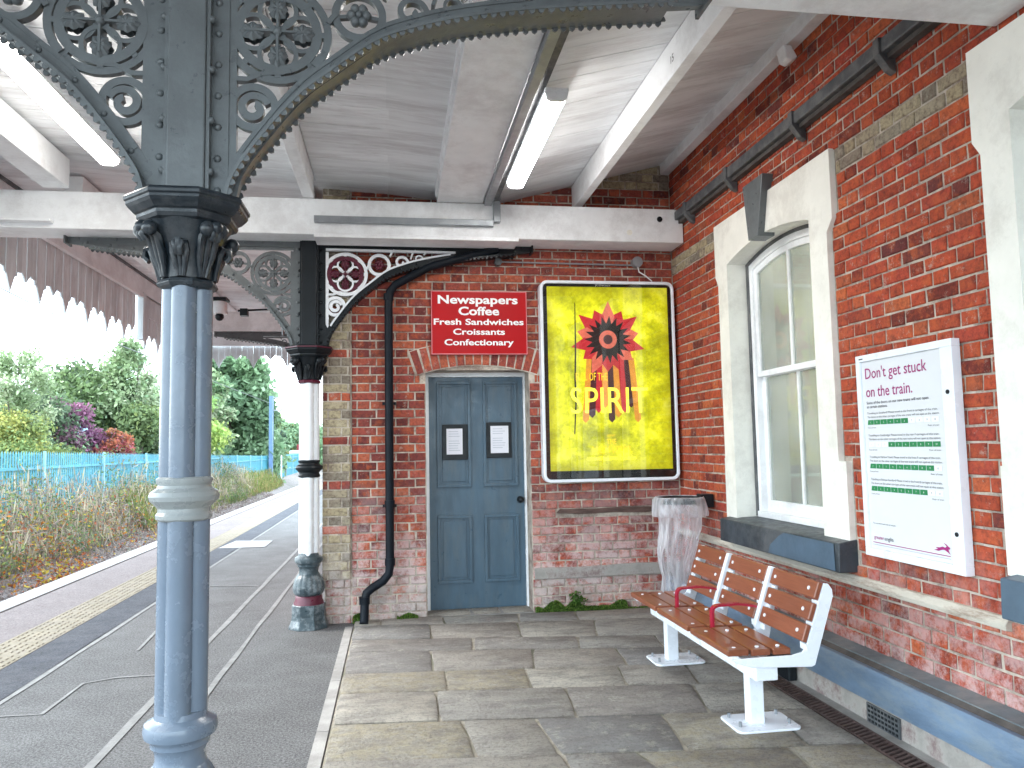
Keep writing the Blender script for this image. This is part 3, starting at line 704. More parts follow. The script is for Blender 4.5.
# downpipe
t = thing('downpipe', 'black rainwater downpipe with an offset foot on the end wall, left of the blue door', 'pipe', (-.04, 6.83, 0))
MB().tube([(.95, 6.80, 3.30), (.45, 6.80, 3.16), (.32, 6.80, 3.12), (.02, 6.82, 2.96), (-.025, 6.83, 2.90), (-.04, 6.83, 2.80), (-.04, 6.83, 1.4), (-.04, 6.83, .50), (-.05, 6.83, .42), (-.10, 6.82, .36), (-.19, 6.80, .31), (-.24, 6.79, .27), (-.255, 6.79, .20), (-.258, 6.77, .05), (-.262, 6.75, .02)], .037, 18).build('pipe', m_pipe, t, smooth=60)
for z in (2.85, 1.02, .52): MB().tube([(-.04, 6.83, z-.03), (-.04, 6.83, z+.03)], .045, 18).build('collar', m_pipe, t, smooth=50)
MB().tube([(-.256, 6.785, .18), (-.257, 6.783, .24)], .045, 18).build('collar', m_pipe, t, smooth=50)
for z in (1.9, 1.0): MB().box(-.10, .02, 6.86, 6.918, z-.012, z+.012).build('clip', m_pipe, t)
place_world(t)

# ---- side wall ----------------------------------------------------
SW = 2.65
sw = thing('brick_wall', 'long red brick side wall with white framed sash windows, behind the bench on the right', 'wall')
WY0, WY1 = 4.485, 5.70; SH = -2.83
WO = -.055
holes = [(WY0+SH*k-.03+WO, WY1+SH*k+.03+WO, .90, 3.04) for k in range(3)]
core(MB(), -3.5, 6.93, .28, 4.5, holes, 'side', SW+.009, SW+.34).build('mortar_bed', m_mortar, sw)
surr = []
for k in range(3):
    s = SH*k+WO; surr += [(4.21+s, 5.93+s, 2.86, 3.285), (4.28+s, 5.89+s, 1.35, 2.88), (4.20+s, 5.90+s, .90, 1.40), (4.19+s, 5.84+s, .76, .91)]
def sw_mat(u, z): return m_brick_y if 3.10 < z < 3.26 else m_brick_r
lay_bricks(sw, -1.0, 6.92, .315, 4.5, surr+[(3.02, 6.92, .665, .70)], 'side', SW, sw_mat, seed=11)
# weathered string course
MB().prism([(SW+.01, .655), (SW-.03, .66), (SW-.035, .685), (SW-.012, .715), (SW+.01, .72)], 1, 3.03, 6.9).build('string_course', m_string, sw, bevel=.004)
# plinth
MB().prism([(SW+.01, .325), (SW+.01, .28), (2.55, .285), (2.55, .312)], 1, -3.5, 6.905).build('plinth_ledge', m_ledge, sw)
MB().prism([(2.55, .306), (2.60, .28), (2.60, .255), (2.515, .255), (2.515, .285)], 1, -3.5, 6.904).build('plinth_groove', m_grime, sw)
MB().prism([(2.515, .29), (2.60, .25), (2.60, .12), (2.478, .12), (2.474, .15), (2.476, .27), (2.49, .288)], 1, -3.5, 6.903).build('plinth_course', m_plblue, sw, smooth=40)
for y in (.2, 1.7, 3.9, 5.2): MB().prism([(2.50, .12), (2.62, .12), (2.62, -.02), (2.50, -.02)], 1, y-.7, y+.8).build('base_course', m_base, sw, bevel=.01)
MB().prism([(2.485, .118), (2.60, .118), (2.60, -.03), (2.480, -.03)], 1, -3.5, 6.90).build('base_render', m_base, sw)
vent = MB()
for i in range(9):
    for j in range(4): vent.box(2.470, 2.480, 3.605+.028*i, 3.621+.028*i, .02+.024*j, .032+.024*j)
vent.build('vent_hole', m_black, sw)['kind'] = 'stuff'; MB().box(2.473, 2.481, 3.59, 3.86, .0, .112).build('air_vent', m_dkgrey, sw)
# window surround (rendered), with arched opening and reveal
def arch_z(u, u0, u1, zs, rise): 
    q = (u-(u0+u1)/2)/((u1-u0)/2); return zs+rise*(1-q*q)
def arch_plate(u0, u1, a0, a1, z0, zt, zs, rise, x0, x1, n=16, top_only=False):
    """plate between u0..u1, z0..zt with arched opening a0..a1 from z0 to spring zs"""
    b = MB()
    if not top_only:
        b.box(x0, x1, u0, a0, z0, zt); b.box(x0, x1, a1, u1, z0, zt)
    for i in range(n):
        p, q = a0+(a1-a0)*i/n, a0+(a1-a0)*(i+1)/n; zp, zq = arch_z(p, a0, a1, zs, rise), arch_z(q, a0, a1, zs, rise)
        b.add([(x0, p, zp), (x0, q, zq), (x0, q, zt), (x0, p, zt), (x1, p, zp), (x1, q, zq), (x1, q, zt), (x1, p, zt)], [(0, 1, 2, 3), (4, 7, 6, 5), (0, 4, 5, 1), (3, 2, 6, 7)])
    return b
def make_window():
    w_ = bpy.data.objects.new('window', None); COL.objects.link(w_); w_.parent = sw
    zs, rise = 2.905, .085
    b = MB()
    b.box(2.62, 2.80, 4.225, WY0, 2.84, 3.27); b.box(2.62, 2.80, WY1, 5.92, 2.84, 3.27)
    b.box(2.62, 2.80, 4.290, WY0, 1.375, 2.84); b.box(2.62, 2.80, WY1, 5.875, 1.375, 2.84)
    b.box(2.62, 2.80, 4.215, WY0, .905, 1.375); b.box(2.62, 2.80, WY1, 5.885, .905, 1.375)
    b2 = arch_plate(0, 0, WY0, WY1, 0, 3.27, zs, rise, 2.62, 2.80, top_only=True)
    b.add(b2.v, b2.f); b.build('surround', m_stucco, w_)
    b = MB()   # projecting haunches under the lintel block
    for (a, c, z) in ((4.225, 4.29, 2.84), (5.875, 5.92, 2.84)): b.prism([(a, z), (c, z), ((c if a < 5 else a), z-.07)], 0, 2.621, 2.70)
    b.build('haunch', m_stucco, w_)
    k = MB(); k.add([(x, y, z) for x in (2.57, 2.70) for y, z in ((4.965, 3.385), (5.275, 3.385), (5.215, 2.965), (5.07, 2.965))], [(0, 1, 2, 3), (4, 7, 6, 5), (0, 4, 5, 1), (1, 5, 6, 2), (2, 6, 7, 3), (3, 7, 4, 0)])
    k.build('keystone', m_iron, w_, bevel=.004)
    s_ = MB().prism([(2.535, .735), (2.82, .735), (2.82, .925), (2.66, .922), (2.54, .905)], 1, 4.205, 5.84).build('sill', m_sill, w_, bevel=.006)
    pts = [(2.533, 4.20), (2.533, 4.95)]
    MB().add([(2.5325, 4.24, .742), (2.5325, 5.05, .742), (2.5325, 5.02, .80), (2.5325, 4.95, .84), (2.5325, 4.90, .87), (2.5325, 4.83, .898), (2.5325, 4.245, .898)], [(0, 1, 2, 3, 4, 5, 6)]).build('sill_paint_patch', m_sillblue, w_)
    g = arch_plate(WY0, WY1, WY0+.035, WY1-.035, .93, 3.03, zs-.02, rise-.005, 2.777, 2.86); g.build('outer_frame', m_dkgrey, w_)
    f = arch_plate(WY0+.035, WY1-.035, WY0+.085, WY1-.085, .93, 3.01, zs-.06, rise-.015, 2.785, 2.87); f.build('frame', m_white, w_, bevel=.003)
    MB().box(2.77, 2.88, WY0+.04, WY1-.04, .926, .97).build('inner_sill', m_white, w_, bevel=.004)
    a0, a1 = WY0+.085, WY1-.085; mid = (a0+a1)/2
    for nm, x0, z0, z1, top in (('upper_sash', 2.80, 2.00, None, True), ('lower_sash', 2.835, .97, 2.035, False)):
        b = MB(); x1 = x0+.033
        if top:
            b2 = arch_plate(a0, a1, a0+.05, a1-.05, z0, 2.96, zs-.10, rise-.02, x0, x1); b.add(b2.v, b2.f)
            b.box(x0+.001, x1-.001, a0+.05, a1-.05, z0, z0+.042); b.box(x0+.002, x1-.002, mid-.014, mid+.014, z0+.042, 2.88)
            zt = 2.87
        else:
            b.box(x0, x1, a0, a0+.05, z0, z1); b.box(x0, x1, a1-.05, a1, z0, z1)
            b.box(x0+.001, x1-.001, a0+.05, a1-.05, z0, z0+.085); b.box(x0+.001, x1-.001, a0+.05, a1-.05, z1-.04, z1); b.box(x0+.002, x1-.002, mid-.014, mid+.014, z0+.085, z1-.04)
            zt = z1-.04
        so_ = b.build(nm, m_white, w_)
        for (p, q) in ((a0+.05, mid-.014), (mid+.014, a1-.05)):
            MB().box(x0+.014, x0+.018, p, q, z0+.042, zt).build('pane', m_glass, w_)
    return w_
win = make_window(); win.location = (0, WO, 0)
for k in (1, 2):
    c = copy_tree(win, sw); c.location = (0, SH*k+WO, 0)
    for ch in c.children:
        if ch.name.startswith('sill') and 'patch' not in ch.name: ch.data = ch.data.copy(); ch.data.materials[0] = m_sillblue; ch['label'] = 'blue grey painted sill'
# room behind the windows
m_in = mat('cream_room_wall', (.78, .75, .62), .7, .04, 2, 0); m_inb = mat('grey_room_wall', (.35, .40, .42), .7, .05, 2, 0)
ro = MB(); 
ro.box(5.9, 6.0, -3.4, 7.5, 0, 3.6); ro.box(3.0, 5.9, 7.4, 7.5, 0, 3.6); ro.box(3.0, 5.9, -3.5, -3.4, 0, 3.6); ro.box(3.0, 6.0, -3.5, 7.5, 3.6, 3.7)
ro.build('inner_room', m_in, sw)
MB().box(3.02, 5.9, -3.4, 7.4, .0, .02).build('inner_floor', m_inb, sw)
for (y0, y1) in ((5.655, 5.728), (2.825, 2.898)): MB().box(2.873, 3.36, y0, y1, .92, 3.035).build('shutter_lining', m_white, sw)
MB().box(4.6, 5.2, 6.2, 7.3, .02, 1.9).build('cabinet', m_inb, sw)
for y in (6.1, 2.6): MB().box(4.3, 4.45, y, y+1.2, 3.52, 3.58).build('room_fill_light', emit_mat('room_fill_glow', (1, .96, .80), 20), sw)  # glowing strips added under the ceiling to brighten the room seen through the panes

# notice board on the side wall
t = thing('notice_board', 'white framed travel notice about train doors on the side wall between the windows', 'notice board', (2.62, 3.67, .86))
NX = 2.600
ring_s = MB()
for (a, b, c, d) in ((3.295, 4.055, .862, .905), (3.295, 4.055, 1.935, 1.972), (3.295, 3.375, .905, 1.935), (4.02, 4.055, .905, 1.935)): ring_s.box(NX, SW-.002, a, b, c, d)
ring_s.build('frame', m_frame_w, t, bevel=.003)
MB().box(NX+.012, SW-.01, 3.376, 4.019, .906, 1.934).build('poster_sheet', mat('notice_paper', (.70, .72, .75), .5, .02, 2, 0), t)
MB().box(NX+.0105, NX+.0115, 3.40, 4.0, .925, .928).build('hair_line', ink, t)
m_mag = mat('magenta_ink', (.34, .01, .16), .5, .05, 2, 0); m_grn = mat('green_ink', (.01, .22, .07), .5, .05, 2, 0); m_ink = mat('dark_ink', (.05, .05, .07), .5, .05, 2, 0)
PL = NX+.0105
def nt_(body, y, z, h, wd, m, bold=0, al='LEFT'): return put_text(t, body, m, y, z, PL, h, wd, bold, al, 'side')
nt_("Don't get stuck", 3.985, 1.838, .062, .50, m_mag, .004); nt_("on the train.", 3.985, 1.736, .062, .385, m_mag, .004)
nt_("Some of the doors on our new trains will not open", 3.985, 1.696, .0155, .50, m_ink, .01); nt_("at certain stations.", 3.985, 1.674, .0155, .18, m_ink, .01)
blocks = [(1.640, 'Stratford', 'front 6', [1]*6+[0]*4), (1.518, 'Cambridge', 'rear 7', [0]*3+[1]*7), (1.400, 'Harlow Town', 'front 9', [1]*9+[0]), (1.278, 'Bishops Stortford', 'front 8', [1]*8+[0]*2)]
m_cell = mat('white_cell', (.82, .84, .86), .5, .02, 2, 0)
for z, st, cars, cells in blocks:
    nt_('Travelling to '+st+'? Please travel in the '+cars+' carriages of this train.', 3.985, z, .0115, .56, m_ink); nt_('The doors on the other carriages of the new trains will not open at this station.', 3.985, z-.021, .0115, .57, m_ink)
    for k, c in enumerate(cells):
        y1 = 3.985-.057*k; zz = z-.058
        MB().prism([(y1-.052, zz), (y1, zz), (y1-(.006 if k == 0 else 0), zz+.026), (y1-.052, zz+.026)], 0, PL-.0006, PL+.0005).build('carriage', m_grn if c else m_cell, t)
        put_text(t, str(k+1), m_text_w if c else m_ink, y1-.026, zz+.008, PL-.001, .010, None, 0, 'CENTER', 'side')
    nt_('Front of train', 3.985, z-.078, .0085, .07, m_ink); nt_('Rear of train', 3.50, z-.078, .0085, .08, m_ink)
nt_('For more information visit our website', 3.985, 1.04, .009, .19, m_ink)
nt_('greater', 3.985, .958, .022, .085, m_mag); nt_('anglia', 3.895, .958, .022, .075, m_ink)
MB().box(PL-.0004, PL+.0003, 3.40, 3.995, .937, .941).build('red_line', m_mag, t)
MB().prism([(3.400, .948), (3.418, .958), (3.438, .966), (3.455, .964), (3.480, .956), (3.512, .958), (3.482, .966), (3.500, .972), (3.470, .974), (3.452, .980), (3.432, .977), (3.422, .984), (3.440, .998), (3.426, .994), (3.412, .984), (3.400, .980), (3.402, .972), (3.414, .970), (3.408, .960)], 0, PL-.001, PL+.0002).build('running_hare_mark', m_mag, t)
for z in (1.72, 1.05): MB().tube([(NX-.004, 3.335, z), (NX+.004, 3.335, z)], .011, 12).build('lock', m_black, t)
MB().box(NX-.001, NX+.003, 3.985, 4.02, 1.948, 1.954).build('hinge_slot', m_black, t)
place_world(t); t.location.y -= .07

# pipe along the side wall
t = thing('gutter_pipe', 'dark grimy square pipe running along the side wall above the windows', 'pipe', (2.62, 5, 3.5))
MB().box(2.565, 2.645, 2.9, 6.9, 3.545, 3.625).build('pipe', m_dkgrey, t, bevel=.008)
MB().box(2.60, 2.646, 2.9, 6.9, 3.515, 3.543).build('lower_lip', m_grime, t)
for y in (3.55, 4.45, 5.45, 6.3): MB().prism([(2.55, 3.63), (2.648, 3.63), (2.648, 3.44), (2.61, 3.46), (2.55, 3.54)], 1, y, y+.05).build('bracket', m_dkgrey, t, bevel=.004)
place_world(t)

# ------------------------------------------------------------------ canopy
cn_ = thing('platform_canopy', 'white boarded platform canopy with beams and a scalloped timber edge', 'canopy')
def ceil_z(x):
    if x >= .78: return 3.95+.27*(x-1.68)
    return 3.80+.04*(.45-x)
def boards(x0, x1, ys, pitch, gap=.006, th=.02):
    y = ys[0]
    while y < ys[1]:
        a, b = y+gap/2, min(y+pitch, ys[1])-gap/2; za, zb = ceil_z(x0+1e-6)+random.uniform(-.001, .001), ceil_z(x1-1e-6)+random.uniform(-.001, .001)
        MB().add([(x0, a, za), (x1, a, zb), (x1, b, zb), (x0, b, za), (x0, a, za+th), (x1, a, zb+th), (x1, b, zb+th), (x0, b, za+th)], [(0, 3, 2, 1), (4, 5, 6, 7), (0, 1, 5, 4), (1, 2, 6, 5), (2, 3, 7, 6), (3, 0, 4, 7)]).build('ceiling_board', m_board, cn_)
        y += pitch
boards(-.66, .38, (2.5, 6.93), .165); boards(.80, 1.68, (2.5, 6.92), .2); boards(1.76, 2.66, (2.5, 6.92), .2); boards(-3.4, -.74, (2.5, 6.93), .165); boards(-3.4, -.70, (6.93, 14.3), .33)
# roof deck above (closes the ceiling); its unseen end behind the camera is cut to admit skylight
rf = MB()
for (a, b, y0, y1) in ((-3.45, -.6, -2.0, 14.4), (-.6, .80, -2.0, 6.93), (.78, 2.66, -2.0, 6.93)):
    rf.add([(a, y0, ceil_z(a+.001)+.03), (b, y0, ceil_z(b-.001)+.03), (b, y1, ceil_z(b-.001)+.03), (a, y1, ceil_z(a+.001)+.03), (a, y0, ceil_z(a+.001)+.09), (b, y0, ceil_z(b-.001)+.09), (b, y1, ceil_z(b-.001)+.09), (a, y1, ceil_z(a+.001)+.09)], [(0, 3, 2, 1), (4, 5, 6, 7), (0, 1, 5, 4), (1, 2, 6, 5), (2, 3, 7, 6), (3, 0, 4, 7)])
rf.build('roof_deck', m_board, cn_)
MB().box(.385, .79, -2.0, 6.6, 3.652, 3.80).build('gutter_box', m_white, cn_, bevel=.004)
MB().box(.370, .384, -2.0, 6.59, 3.70, 3.79).build('bead', m_white, cn_)
for (a, b, z) in ((1.68, 1.755, 3.72), (-.76, -.665, 3.655)): MB().box(a, b, -2.0, 6.915 if a > 0 else 6.58, z, ceil_z(a)-.001).build('rafter', m_white, cn_, bevel=.005)
MB().box(-2.80, -2.60, -2.0, 6.55, 3.66, 3.9).build('rafter', m_white, cn_, bevel=.005)
MB().box(-2.80, -2.65, 6.95, 14.3, 3.62, 3.9).build('rafter', m_white, cn_); MB().box(-.80, -.70, 6.95, 14.3, 3.62, 3.82).build('rafter', m_white, cn_)
MB().box(2.56, 2.648, 2.95, 6.91, 4.09, 4.20).build('wall_plate', m_white, cn_, bevel=.006)
MB().prism([(2.50, 4.06), (2.56, 4.06), (2.60, 3.98), (2.56, 3.955), (2.52, 3.97)], 1, 4.42, 4.52).build('corbel', m_white, cn_, bevel=.01)
for (y0, y1, zb, zt) in ((2.58, 2.88, 3.31, 3.66),): MB().box(-3.4, 2.645, y0, y1, zb, zt).build('cross_beam', m_white, cn_, bevel=.008)
MB().box(-3.45, 2.645, 6.58, 6.90, 3.335, 3.648).build('cross_beam', m_white, cn_, bevel=.008)
MB().box(-.66, 1.10, 6.53, 6.80, 3.30, 3.333).build('soffit_board', m_white, cn_, bevel=.004)
MB().box(-3.4, -2.72, 6.50, 6.80, 3.372, 3.395).build('soffit_board', m_white, cn_, bevel=.004)
MB().box(-3.4, -.45, 12.2, 12.5, 3.35, 3.65).build('cross_beam', m_white, cn_)
MB().box(-3.4, -.45, 14.2, 14.35, 3.40, 3.75).build('cross_beam', m_white, cn_)
def val_z(t):
    t = t % 1.0; d = abs(t-.5)
    return .17*max(0, 1-d/.14)+(.05 if d < .2 else 0)+(.035 if d < .33 else 0)+.085*max(0, 1-min(t, 1-t)/.13)+(.02 if min(t, 1-t) < .17 else 0)
def valance(p0, p1, ztop, zbase, pitch=.1, per=.6):
    p0, p1 = Vector(p0), Vector(p1); L = (p1-p0).length; d = (p1-p0)/L; nrm = Vector((-d.y, d.x)); n = int(L/pitch)
    for i in range(n):
        ss = [i*pitch+.002+(pitch-.004)*k/8 for k in range(9)]
        poly = [(s, zbase-val_z(s/per)) for s in ss]+[(ss[-1], ztop), (ss[0], ztop)]
        off = .004*(i % 2); vs = []
        for t_ in (0, .018):
            for s, z in poly: q = p0+d*s+nrm*(t_+off); vs.append((q.x, q.y, z))
        m_ = len(poly); MB().add(vs, [tuple(range(m_)), tuple(range(2*m_-1, m_-1, -1))]+[(j, j+m_, (j+1) % m_+m_, (j+1) % m_) for j in range(m_)]).build('valance_board', m_valance, cn_)
valance((-3.45, 1.8), (-3.45, 11.0), 3.70, 3.24)
valance((-3.45, 11.05), (-3.45, 14.35), 3.42, 3.20)
valance((-3.42, 14.38), (-.6, 14.38), 3.42, 3.26)
MB().box(-3.43, -3.38, -3, 11.0, 3.63, 3.69).build('valance_rail', m_white, cn_, bevel=.004)
MB().box(-3.46, -3.38, 11.0, 11.12, 3.05, 3.70).build('end_post', m_valance, cn_)
for i in range(10): MB().box(-3.465+.0, -3.44, 11.13+.32*i, 11.13+.32*i+.314, 3.42, 3.72).build('fascia_board', m_valance, cn_)
MB().box(-3.47, -3.42, 11.1, 14.4, 3.70, 3.76).build('valance_rail', m_white, cn_)
MB().box(-3.9, -3.38, -2.0, 14.5, 3.92, 4.0).build('roof_edge', m_dkgrey, cn_)
MB().box(-3.5, -3.40, -.8, 14.4, 3.70, 3.92).build('fascia', m_white, cn_)

kn = MB(); kn.add([(.10+.03*math.cos(a)*(1+.3*math.sin(3*a)), 4.93+.012*math.sin(a), ceil_z(.10)-.0015) for a in np.linspace(0, 2*PI, 12)[:-1]], [tuple(range(11))]); kn.build('stain', m_grime, cn_)
kn = MB(); kn.add([(.09+.035*math.cos(a), 4.45+.010*math.sin(a)*(1+.5*math.sin(4*a)), ceil_z(.09)-.0015) for a in np.linspace(0, 2*PI, 12)[:-1]], [tuple(range(11))]); kn.build('stain', m_oldwood, cn_)
MB().tube([(2.42, 6.581, 3.55), (2.42, 6.574, 3.55)], .026, 14).build('bolt_hole', m_black, cn_); MB().tube([(2.13, 6.581, 3.42), (2.13, 6.577, 3.42)], .026, 14).build('plug', m_stucco, cn_)
me_ = text_mesh('rafter_number', '15', m_grime, .05); o_ = link('rafter_number', me_, cn_); o_.matrix_local = Matrix(((0, 0, -1, 1.678), (-1, 0, 0, 4.25), (0, 1, 0, 3.80), (0, 0, 0, 1)))
# lights under the canopy
def tube_light(x, y0, y1, z, m, lab, wd=.14):
    t = thing('tube_light', lab, 'light', (x, (y0+y1)/2, z), 'tube lights under the canopy')
    MB().prism([(x-wd/2, z+.045), (x-wd*.43, z+.012), (x-wd*.25, z), (x+wd*.25, z), (x+wd*.43, z+.012), (x+wd/2, z+.045)], 1, y0+.03, y1-.03).build('diffuser', m, t, smooth=50)
    MB().box(x-wd/2-.003, x+wd/2+.003, y0, y1, z+.046, z+.075).build('housing', m_plastic_w, t, bevel=.004)
    for a, b in ((y0, y0+.029), (y1-.029, y1)): MB().prism([(x-wd/2, z+.045), (x-wd*.43, z+.008), (x-wd*.25, z-.004), (x+wd*.25, z-.004), (x+wd*.43, z+.008), (x+wd/2, z+.045)], 1, a, b).build('end_cap', m_plastic_w, t)
    place_world(t)
tube_light(.985, 4.36, 5.98, 3.58, m_tube, 'lit white tube light slung beside the boxed gutter, nearest the red sign')
tube_light(-2.12, 3.95, 6.06, 3.68, m_tube2, 'warm lit tube light under the outer canopy, seen below the left iron arch', .15)
t = thing('cable_trunking', 'grey steel cable trunking along the boxed gutter and across the white beam', 'trunking', (.85, 5, 3.6))
MB().box(.795, .855, -3, 6.50, 3.60, 3.66).build('trunking', m_metal, t, bevel=.003)
MB().box(.88, .94, 6.52, 6.578, 3.47, 3.66).build('trunking', m_metal, t, bevel=.003); MB().box(.80, .94, 6.50, 6.578, 3.661, 3.70).build('trunking', m_metal, t)
MB().box(-.66, .879, 6.522, 6.577, 3.432, 3.485).build('trunking', m_metal, t, bevel=.003)
MB().box(.862, .925, 2.9, 6.5, 3.67, 3.75).build('cable_tray', m_dkgrey, t)
place_world(t)
t = thing('security_camera', 'white and black security camera hung under the canopy beyond the first column', 'camera', (-1.92, 9, 3.1))
MB().box(-2.06, -1.86, 8.9, 9.1, 3.21, 3.24).build('mount', m_black, t); MB().tube([(-1.95, 9, 3.2), (-1.95, 9, 3.06)], [.08, .09], 16).build('housing', m_plastic_w, t, smooth=40); MB().ball((-1.95, 9, 3.03), .05).build('lens_dome', m_black, t, smooth=60)
MB().tube([(-1.75, 9, 3.10), (-1.0, 9, 3.14)], .012, 8).build('arm', m_black, t); MB().box(-1.72, -1.64, 8.95, 9.05, 3.04, 3.12).build('joint_box', m_black, t); MB().tube([(-1.3, 9.2, 3.5), (-1.28, 9.2, 2.85)], .012, 8).build('hanger', m_metal, t)
place_world(t)

# ------------------------------------------------------------------ iron columns
CX = -.726
def lobes(th, r, z):
    # clustered shaft: four half-round lobes
    best = 0; d = .043; rr_ = .043
    for k in range(4):
        a = th-k*PI/2; c = math.cos(a)
        disc = rr_*rr_-d*d*math.sin(a)**2
        if disc >= 0 and c > 0: best = max(best, d*c+math.sqrt(disc))
    return max(best, .046)*(r/.083)
arcpts = smooth_curve([(.134, 2.39), (.166, 2.495), (.270, 2.650), (.388, 2.794), (.510, 2.898), (.667, 3.018), (.819, 3.082), (1.012, 3.137), (1.308, 3.190), (1.831, 3.255)], 54)
def spandrel(col, s, cy, mm, palette=None, full=True):
    """iron bracket on side s of the post; returns the bracket part (sub-parts under it)"""
    P = lambda u: CX+s*u
    pal = palette or {}
    mt = pal.get('trace', mm); md = pal.get('rosette', mm)
    b = MB()
    t0, t1 = cy-.012, cy+.012
    # web plates: upright, top chord, curved chord
    b.box(min(P(.066), P(.137)), max(P(.066), P(.137)), cy-.02, cy+.02, 2.40, 3.36)
    b.box(min(P(.137), P(2.0)), max(P(.137), P(2.0)), cy-.019, cy+.019, 3.285, 3.36)
    pts = [(P(u), z+.03) for u, z in arcpts]; b.ribbon(pts, .062, cy-.018, cy+.018)
    # flange along the curve and along the top
    fl = [(P(u), z) for u, z in arcpts]; b.ribbon(fl, .012, cy-.075, cy+.085)
    b.box(min(P(.066), P(2.0)), max(P(.066), P(2.0)), cy-.07, cy+.07, 3.345, 3.362)
    # solid tip
    tp = [(1.30, 3.235), (1.83, 3.285), (2.0, 3.30), (2.0, 3.29), (1.96, 3.262), (1.83, 3.255), (1.30, 3.19)]
    b.prism([(P(u), z) for u, z in [(1.28, 3.287), (1.28, 3.20), (1.83, 3.262), (1.95, 3.275), (2.0, 3.287)]], 1, cy-.0165, cy+.0165)
    b.box(min(P(1.985), P(2.0)), max(P(1.985), P(2.0)), cy-.071, cy+.071, 3.27, 3.344)
    # gusset foot
    b.prism([(P(.137), 2.40), (P(.19), 2.50), (P(.137), 2.60)], 1, cy-.0155, cy+.0155)
    web = b.build('bracket', mm, col, smooth=35)
    # rivets
    rv = MB()
    for z in np.arange(2.44, 3.34, .118): rv.ball((P(.10), cy-.021, z), .014, 8, 4, 1, .7, 1); rv.ball((P(.10), cy+.021, z), .014, 6, 3, 1, .7, 1)
    L = 0; last = arcpts[0]; acc = 0
    for q in arcpts[1:]:
        L += math.hypot(q[0]-last[0], q[1]-last[1]); last = q
        if L-acc > .145: acc = L; rv.ball((P(q[0]), cy-.019, q[1]+.034), .012, 8, 4, 1, .7, 1)
    for u in np.arange(.25, 1.95, .15): rv.ball((P(u), cy-.020, 3.322), .012, 8, 4, 1, .7, 1)
    rv.build('rivet', mm, web, smooth=60)['kind'] = 'stuff'
    # scalloped teeth below both edges of the flange
    te = MB(); acc = 0; L = 0; last = arcpts[0]
    dense = smooth_curve(arcpts[::3]+[arcpts[-1]], 400)
    last = dense[0]
    for q in dense[1:]:
        L += math.hypot(q[0]-last[0], q[1]-last[1])
        if L-acc > (.034 if full else .05):
            acc = L; dx, dz = q[0]-last[0], q[1]-last[1]; l = math.hypot(dx, dz); tx, tz = dx/l, dz/l; nx, nz = tz, -tx
            for yy in (cy-.072, cy+.074):
                base = [(q[0]-tx*.014, q[1]-tz*.014), (q[0]-tx*.010+nx*.016, q[1]-tz*.010+nz*.016), (q[0]+nx*.023, q[1]+nz*.023), (q[0]+tx*.010+nx*.016, q[1]+tz*.010+nz*.016), (q[0]+tx*.014, q[1]+tz*.014)]
                te.prism([(P(u), z) for u, z in base], 1, yy, yy+.010)
        last = q
    te.build('scalloped_edge', mm, web)['kind'] = 'stuff'
    # tracery
    tr = MB(); k = [0]
    def lay():
        k[0] += 1; e = .0006*k[0]; return t0-e+.0, t1+e
    def ring(cu, cz, r, wd, n=40): tr.ribbon([(P(cu)+r*math.cos(2*PI*i/n), cz+r*math.sin(2*PI*i/n)) for i in range(n)], wd, *lay(), closed=True)
    def strip(pts, wd): tr.ribbon([(P(u), z) for u, z in pts], wd, *lay())
    ring(.308, 3.052, .182, .028); 
    # scrolls
    ring(.222, 2.762, .077, .028)
    strip(spiral(.222, 2.758, .018, .055, PI*2.4, PI*.1), [.030-.006*abs(i-15)/15 for i in range(31)])
    strip([(.150, 2.56), (.150, 2.90), (.150, 3.25)], .026)
    strip([(.145, 2.868), (.20, 2.868), (.26, 2.895), (.33, 2.90)], .018)
    ring(.605, 3.140, .088, .028, 30)
    strip(spiral(.80, 3.165, .012, .062, PI*2.2, PI*.0), .022); strip(spiral(.80, 3.165, .062, .075, 0, -PI*.5, 10), .016)
    strip(spiral(.955, 3.198, .008, .042, PI*2.0, -PI*.1), .013)
    strip([(.14, 3.272), (.6, 3.270), (1.1, 3.268), (1.29, 3.266)], .02)
    strip([(.70, 3.22), (.72, 3.26), (.74, 3.28)], .016); strip([(.885, 3.20), (.90, 3.25), (.93, 3.28)], .014); strip([(1.0, 3.24), (1.04, 3.275)], .012)
    strip([(.49, 3.10), (.52, 3.14)], .02); strip([(.44, 2.93), (.47, 2.97)], .03)
    strip([(u, z+.068) for u, z in arcpts if .17 < u < 1.3], .016)
    tr.build('tracery', mt, web)
    # roundel: rings, four leaves, boss
    ro_ = MB(); c0, c1 = .308, 3.052
    def rr(cu, cz, r, wd, d0, d1, n=40): ro_.ribbon([(P(cu)+r*math.cos(2*PI*i/n), cz+r*math.sin(2*PI*i/n)) for i in range(n)], wd, d0, d1, closed=True)
    rr(c0, c1, .143, .034, cy-.0155, cy+.0155); ro_.build('roundel_ring', md, web); ro_ = MB()
    for q in range(4):
        a = q*PI/2; rr(c0+.084*math.cos(a), c1+.084*math.sin(a), .066, .017, cy-.0135-.0007*q, cy+.0135+.0007*q, 26)
        a2 = q*PI/2
        for dd in (0, 8): pass
    for q in range(16):
        a = q*PI/8; ro_.ribbon([(P(c0)+.150*math.cos(a), c1+.150*math.sin(a)), (P(c0)+.172*math.cos(a), c1+.172*math.sin(a))], .012 if q % 2 else .022, cy-.0142, cy+.0142) if q % 4 == 0 or full and q % 2 == 0 else None
    rd = ro_.build('roundel', pal.get('roundel', mt), web)
    lv = MB()
